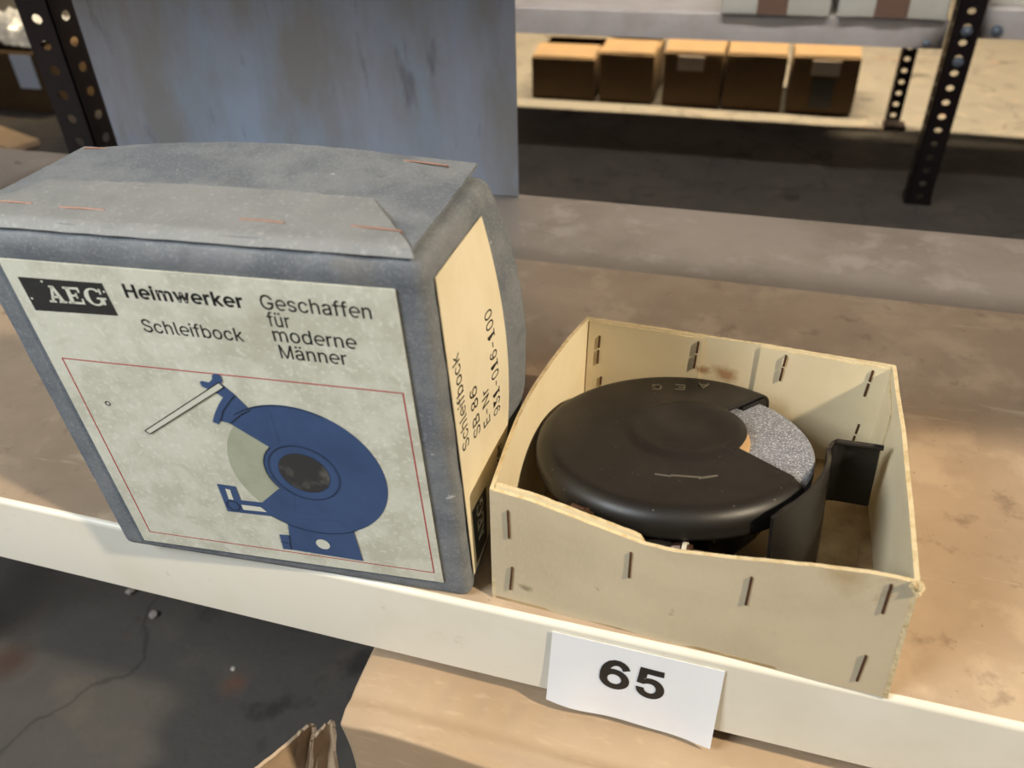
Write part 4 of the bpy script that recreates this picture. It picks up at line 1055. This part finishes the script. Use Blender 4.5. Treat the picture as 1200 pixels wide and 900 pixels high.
nf = Vector((-0.0436, -0.999, 0))
for (x, y, z0, z1, dx) in ((-0.1080, .3233, .0840, .0609, 0), (-0.1068, .3232, .0348, .0134, -.002), (-0.0338, .3200, .0724, .0513, 0), (0.0330, .3171, .0748, .0516, 0), (0.0999, .3142, .0930, .0702, .0008), (0.1006, .3142, .0331, .0098, 0)):
    wire((x, y, z0), (x + dx, y, z1), nf)
nb = Vector((0.0592, -0.998, 0))
for (x, z0, z1) in ((-0.0935, .0815, .0560), (-0.0910, .0430, .0250), (-0.0182, .0905, .0670), (0.0445, .0905, .0690), (0.1032, .0900, .0680), (0.1040, .0420, .0205)):
    y = 0.5249 - (x + 0.018) * 0.0593 - 0.0042
    h = (z0 - z1)
    wire((x, y, z0), (x - 0.0004, y, z0 - h * 0.40), nb, 0.0008)
    wire((x - 0.0006, y, z0 - h * 0.52), (x - 0.001, y, z1), nb, 0.0008)
# torn corner fibres at the front right corner
bm = bmesh.new()
for k in range(3):
    bmesh.ops.create_icosphere(bm, subdivisions=2, radius=0.0027 - 0.0004 * k, matrix=Matrix.Translation((0.1125 - 0.003 * (k == 2), 0.3140 - 0.0008 * k, 0.0955 - 0.004 * (k == 1) + .001 * (k == 2))))
for v in bm.verts:
    v.co += Vector((nz(v.co.x, v.co.y, v.co.z, 900), nz(v.co.y, v.co.z, v.co.x, 900), nz(v.co.z, v.co.x, v.co.y, 900))) * 0.0014
link('torn_corner', bm, m_edge, TR)

# ------------------------------------------------------------------ grinder in the tray
GN = Vector((-0.0755, 0.166, 1)).normalized()
GU = (Vector((1, 0, 0)) - GN * GN.x).normalized(); GV = GN.cross(GU)
GC = Vector((-0.0222, 0.4262, 0.0790))
GR = empty('bench_grinder', 'round black enamelled bench grinder with a grey wheel lying in the cream tray', 'grinder', GC)
GR.rotation_euler = Matrix((GU, GV, GN)).transposed().to_euler()
CR = 0.0938
A_up, A_lo = math.radians(50.6), math.radians(-29.6)
HX, HY, HR = 0.0060, 0.0060, 0.0396


def rmax(th):
    if A_lo < th < A_up:
        # ray hit with the hub circle (far side)
        c, s = cos(th), sin(th)
        b = HX * c + HY * s; q = b * b - (HX * HX + HY * HY - HR * HR)
        r = b + math.sqrt(max(q, 0))
        p1, p2 = Vector((0.0417, -0.0140)), Vector((0.0835, -0.0474))
        d = p2 - p1
        den = c * d.y - s * d.x
        if abs(den) > 1e-9:
            t = (p1.x * d.y - p1.y * d.x) / den
            if t > 0 and th < math.radians(-16):
                r = max(r, t)
        return min(r, CR)
    return CR


def cover_z(x, y, r):
    z = 0.0
    fr = 0.011
    if r > CR - fr:
        q = (r - (CR - fr)) / fr
        z -= fr * (1 - math.sqrt(max(0, 1 - q * q)))
    h = math.hypot(x - HX, y - HY)
    z += 0.0022 * smooth(HR + 0.0005, HR - 0.0045, h) - 0.0055 * smooth(HR - 0.004, 0.008, h)
    z -= 0.0015 * smooth(CR - 0.045, CR - 0.012, r) * 0.3
    return z


ths = []
a = A_up
n1 = 110
full = 2 * pi - (A_up - A_lo)
for i in range(n1 + 1):
    ths.append(A_up + full * i / n1)
th_out = ths[:]
n2 = 60
for i in range(1, n2):
    ths.append(A_lo + 2 * pi + (A_up - A_lo) * i / n2)
bm = bmesh.new()
cen = bm.verts.new((0, 0, cover_z(0, 0, 0)))
NR = 36
cols = []
fr = 0.011


def radii(R):
    if R >= CR - 1e-6:
        rs = [(CR - fr) * (k / 26) for k in range(1, 27)]
        rs += [CR - fr + fr * sin(pi / 2 * k / 10) for k in range(1, 11)]
        return rs
    return [R * (k / NR) for k in range(1, NR + 1)]


for i, th in enumerate(ths):
    tt = th - 2 * pi if th > pi else th
    if i <= n1:
        R = CR
    else:
        R = rmax(tt)
    rs = radii(R)
    col = [bm.verts.new((r * cos(th), r * sin(th), cover_z(r * cos(th), r * sin(th), r))) for r in rs]
    cols.append(col)
# skirts
SK = 0.0185
skirt = []
for i in range(n1 + 1):
    th = ths[i]
    skirt.append([bm.verts.new((CR * cos(th), CR * sin(th), -fr - (SK - fr) * k / 4)) for k in range(1, 5)])
for i in range(len(cols)):
    j = (i + 1) % len(cols)
    # the straight radial cut edges: columns n1 and 0 keep their full length; neighbours are short
    ca, cb_ = cols[i], cols[j]
    if (i == n1) or (j == 0):
        # fan between a full column and a short one up to the short one's radius
        fullc, shortc = (ca, cb_) if i == n1 else (cb_, ca)
        Rs = shortc[-1].co.xy.length
        inner_full = [v for v in fullc if v.co.xy.length <= Rs + 0.003]
        f = [cen] + ([*inner_full, *shortc[::-1]] if i == n1 else [*shortc, *inner_full[::-1]])
        try:
            bm.faces.new(f)
        except ValueError:
            pass
        continue
    bm.faces.new((cen, ca[0], cb_[0]))
    for k in range(min(len(ca), len(cb_)) - 1):
        bm.faces.new((ca[k], ca[k + 1], cb_[k + 1], cb_[k]))
for i in range(n1):
    pa, pb = cols[i][-1], cols[i + 1][-1]
    for k in range(4):
        qa, qb = skirt[i][k], skirt[i + 1][k]
        bm.faces.new((pa, qa, qb, pb)); pa, pb = qa, qb
bmesh.ops.triangulate(bm, faces=[f for f in bm.faces if len(f.verts) > 4])
cv = link('guard_cover', bm, m_iron, GR, ang=40)
so = cv.modifiers.new('thickness', 'SOLIDIFY'); so.thickness = 0.0022; so.offset = -1
# rolled inner lip at the upper cut
bm = bmesh.new()
c, s = cos(A_up), sin(A_up)
sheet(bm, lambda u, v: (lerp(0.066, CR - .003, u) * c + 0.0022 * s * 0 - 0.0, lerp(0.066, CR - .003, u) * s, -0.004 - 0.012 * v - 0.006 * u * 0), 6, 3, 0.0015)
link('guard_lip', bm, m_iron2, GR)

# wheel
WC = Vector((0.0020, -0.0040)); WR = 0.0860
bm = bmesh.new()
prof = [(0.0, -0.007), (0.006, -0.007), (WR - 0.0012, -0.007), (WR, -0.0082), (WR, -0.0155), (WR - 0.0012, -0.0165), (0.006, -0.0165)]
seg = 96
rows = []
for k in range(seg):
    a = 2 * pi * k / seg
    rows.append([bm.verts.new((WC.x + r * cos(a), WC.y + r * sin(a), z)) for r, z in prof[1:]])
for k in range(seg):
    a, b = rows[k], rows[(k + 1) % seg]
    for j in range(len(a) - 1):
        bm.faces.new((a[j], a[j + 1], b[j + 1], b[j]))
    bm.faces.new((a[-1], a[0], b[0], b[-1]))
link('grinding_wheel', bm, m_wheel, GR)
bm = bmesh.new(); tube(bm, [(0.005, 0.003, -0.0085), (0.005, 0.003, -0.0060)], 0.0432, 48)
link('paper_washer', bm, m_washer, GR)
# motor housing below
bm = bmesh.new()
tube(bm, [(0.0, 0.0, -0.017), (0.0, 0.0, -0.052), (0, 0.004, -0.060)], [0.066, 0.064, 0.054], 48)
link('motor_housing', bm, m_iron2, GR)


# guard plate with the work rest tab
def W2(p):     # world -> grinder local
    d = Vector(p) - GC
    return Vector((d.dot(GU), d.dot(GV), d.dot(GN)))


bm = bmesh.new()
path = []
for i in range(23):
    t = i / 22
    a = math.radians(lerp(-53.5, 3, t))
    rr0 = 0.0972 + 0.0085 * (1 - t) ** 2.2
    zt = 0.001 - (0.0012 * (2 - i) if i < 2 else 0) - 0.006 * smooth(13, 22, i)
    bo = -0.070 + 0.022 * smooth(14, 22, i)
    path.append((Vector((rr0 * cos(a), rr0 * sin(a), zt)), Vector((rr0 * cos(a), rr0 * sin(a), bo))))
path.append((W2((0.0778, 0.4370, 0.0815)), W2((0.0785, 0.4370, 0.026))))
path.append((W2((0.0810, 0.4402, 0.0812)), W2((0.0830, 0.4400, 0.029))))
for i in range(1, 7):
    x = 0.0810 + 0.0250 * i / 6
    path.append((W2((x, 0.4405 + 0.0008 * i / 6, 0.0805)), W2((x + .003, 0.4395, 0.030))))
n = len(path) - 1


def restfn(u, v):
    k = u * n; i = min(int(k), n - 1); t = k - i
    return path[i][0].lerp(path[i + 1][0], t).lerp(path[i][1].lerp(path[i + 1][1], t), v)


sheet(bm, restfn, n, 8, 0.0024)
link('tool_rest', bm, m_iron2, GR, ang=50)
# hem on the tab's top
bm = bmesh.new()
tube(bm, [W2((0.0782, 0.4385, 0.0812)), W2((0.094, 0.4398, 0.0809)), W2((0.1072, 0.4404, 0.0806))], 0.0020, 10)
link('rest_hem', bm, m_iron2, GR)

# bolts on the skirt
for (p, q, rr_, m) in (((-0.0740, 0.3455, 0.0730), (-0.0645, 0.3405, 0.0740), 0.0055, m_brass), ((-0.0125, 0.3300, 0.0690), (-0.0052, 0.3295, 0.0705), 0.0056, m_brass)):
    P_, Q_ = W2(p), W2(q)
    bm = bmesh.new(); tube(bm, [P_, P_.lerp(Q_, .85), Q_], [rr_ * .8, rr_, rr_ * .75], 6)
    e_ = link('clamp_bolt', bm, m, GR)
    d = (Q_ - P_).normalized()
    bm = bmesh.new(); tube(bm, [Q_, Q_ + d * 0.0025], rr_ * 1.05, 20)
    link('bolt_washer', bm, m_ring if m is m_brass and p[0] > -0.05 else m_brass, e_)
    bm = bmesh.new(); tube(bm, [Q_ + d * 0.0025, Q_ + d * 0.0050, Q_ + d * 0.0052, Q_ + d * 0.011], [rr_ * .85, rr_ * .85, rr_ * .42, rr_ * .38], 12)
    link('bolt_thread', bm, m_brass, e_)
bm = bmesh.new()
tube(bm, [W2((-0.0330, 0.3350, 0.0670)), W2((-0.0200, 0.3315, 0.0690)), W2((-0.0125, 0.3300, 0.0690))], [0.004, 0.0058, 0.005], 14)
link('clamp_lug', bm, m_iron2, GR)

# embossed maker's letters (upside down from here) and direction arrow
bm = bmesh.new()


def raised(bm, a, b, wd, h=0.0005, z=0.0):
    a, b = Vector(a), Vector(b); d = (b - a).normalized(); q = Vector((-d.y, d.x)) * wd / 2
    prism(bm, [a + q, a - q, b - q, b + q], lambda x, y, t: (x, y, z + t), -0.0008, h)


def emb(ox, oy, segs):
    for a, b in segs:
        raised(bm, (ox - a[0], oy - a[1]), (ox - b[0], oy - b[1]), 0.0009)


emb(0.0157, 0.0760, [((0, 0), (0.0035, 0.0075)), ((0.0035, 0.0075), (0.007, 0)), ((0.0015, 0.0028), (0.0055, 0.0028))])
emb(-0.0010, 0.0705, [((0, 0), (0, 0.0075)), ((0, 0), (0.007, 0)), ((0, 0.0075), (0.0065, 0.0075)), ((0, 0.0038), (0.0045, 0.0038))])
emb(-0.0175, 0.0675, [((0.0065, 0.0072), (0.001, 0.0072)), ((0.001, 0.0072), (0, 0.003)), ((0, 0.003), (0.0015, 0)), ((0.0015, 0), (0.0065, 0)), ((0.0065, 0), (0.0065, 0.0036)), ((0.0065, 0.0036), (0.004, 0.0036))])
link('embossed_letters', bm, m_emboss, GR, smooth=False)
bm = bmesh.new()
raised(bm, (-0.0068, -0.0548), (0.0030, -0.0556), 0.0010, 0.0006); raised(bm, (0.0028, -0.0543), (0.0205, -0.0532), 0.0011, 0.0006); raised(bm, (0.0195, -0.0545), (0.0300, -0.0490), 0.0011, 0.0006)
link('embossed_arrow', bm, m_emboss, GR, smooth=False)

# ------------------------------------------------------------------ paper number card
PT = None
bm = bmesh.new()
cc = [(-0.0826, -0.0805), (0.0295, -0.0855), (0.0292, -0.0073), (-0.0783, -0.0060)]


def card(u, v, off=0.0):
    x = lerp(lerp(cc[0][0], cc[1][0], u), lerp(cc[3][0], cc[2][0], u), v)
    z = lerp(lerp(cc[0][1], cc[1][1], u), lerp(cc[3][1], cc[2][1], u), v)
    y = YF - 0.0010 - 0.0022 * (1 - v) ** 2 * (0.6 + sin(u * 7 + 0.5)) ** 2 * 0.5 - 0.0025 * u * (1 - v)
    return Vector((x, y - off, z))


sheet(bm, card, 28, 14, 0.0003)
PT = link('number_card', bm, m_paper)
tag(PT, 'white paper card printed with a black 65, stuck to the shelf edge', 'card')
bm = bmesh.new()


def card_pt(x, y):
    u = (x + 0.0805) / 0.110; v = (y + 0.083) / 0.0765
    p = card(max(0, min(1, u)), max(0, min(1, v)), 0.0006)
    return Vector((x, p.y, y - 0.04 * (x + 0.025)))


text_mesh(bm, '65', -0.0468, -0.0047, -0.0505, 0.0300, card_pt, 0.024)
link('printed_number', bm, m_black, PT, smooth=False)
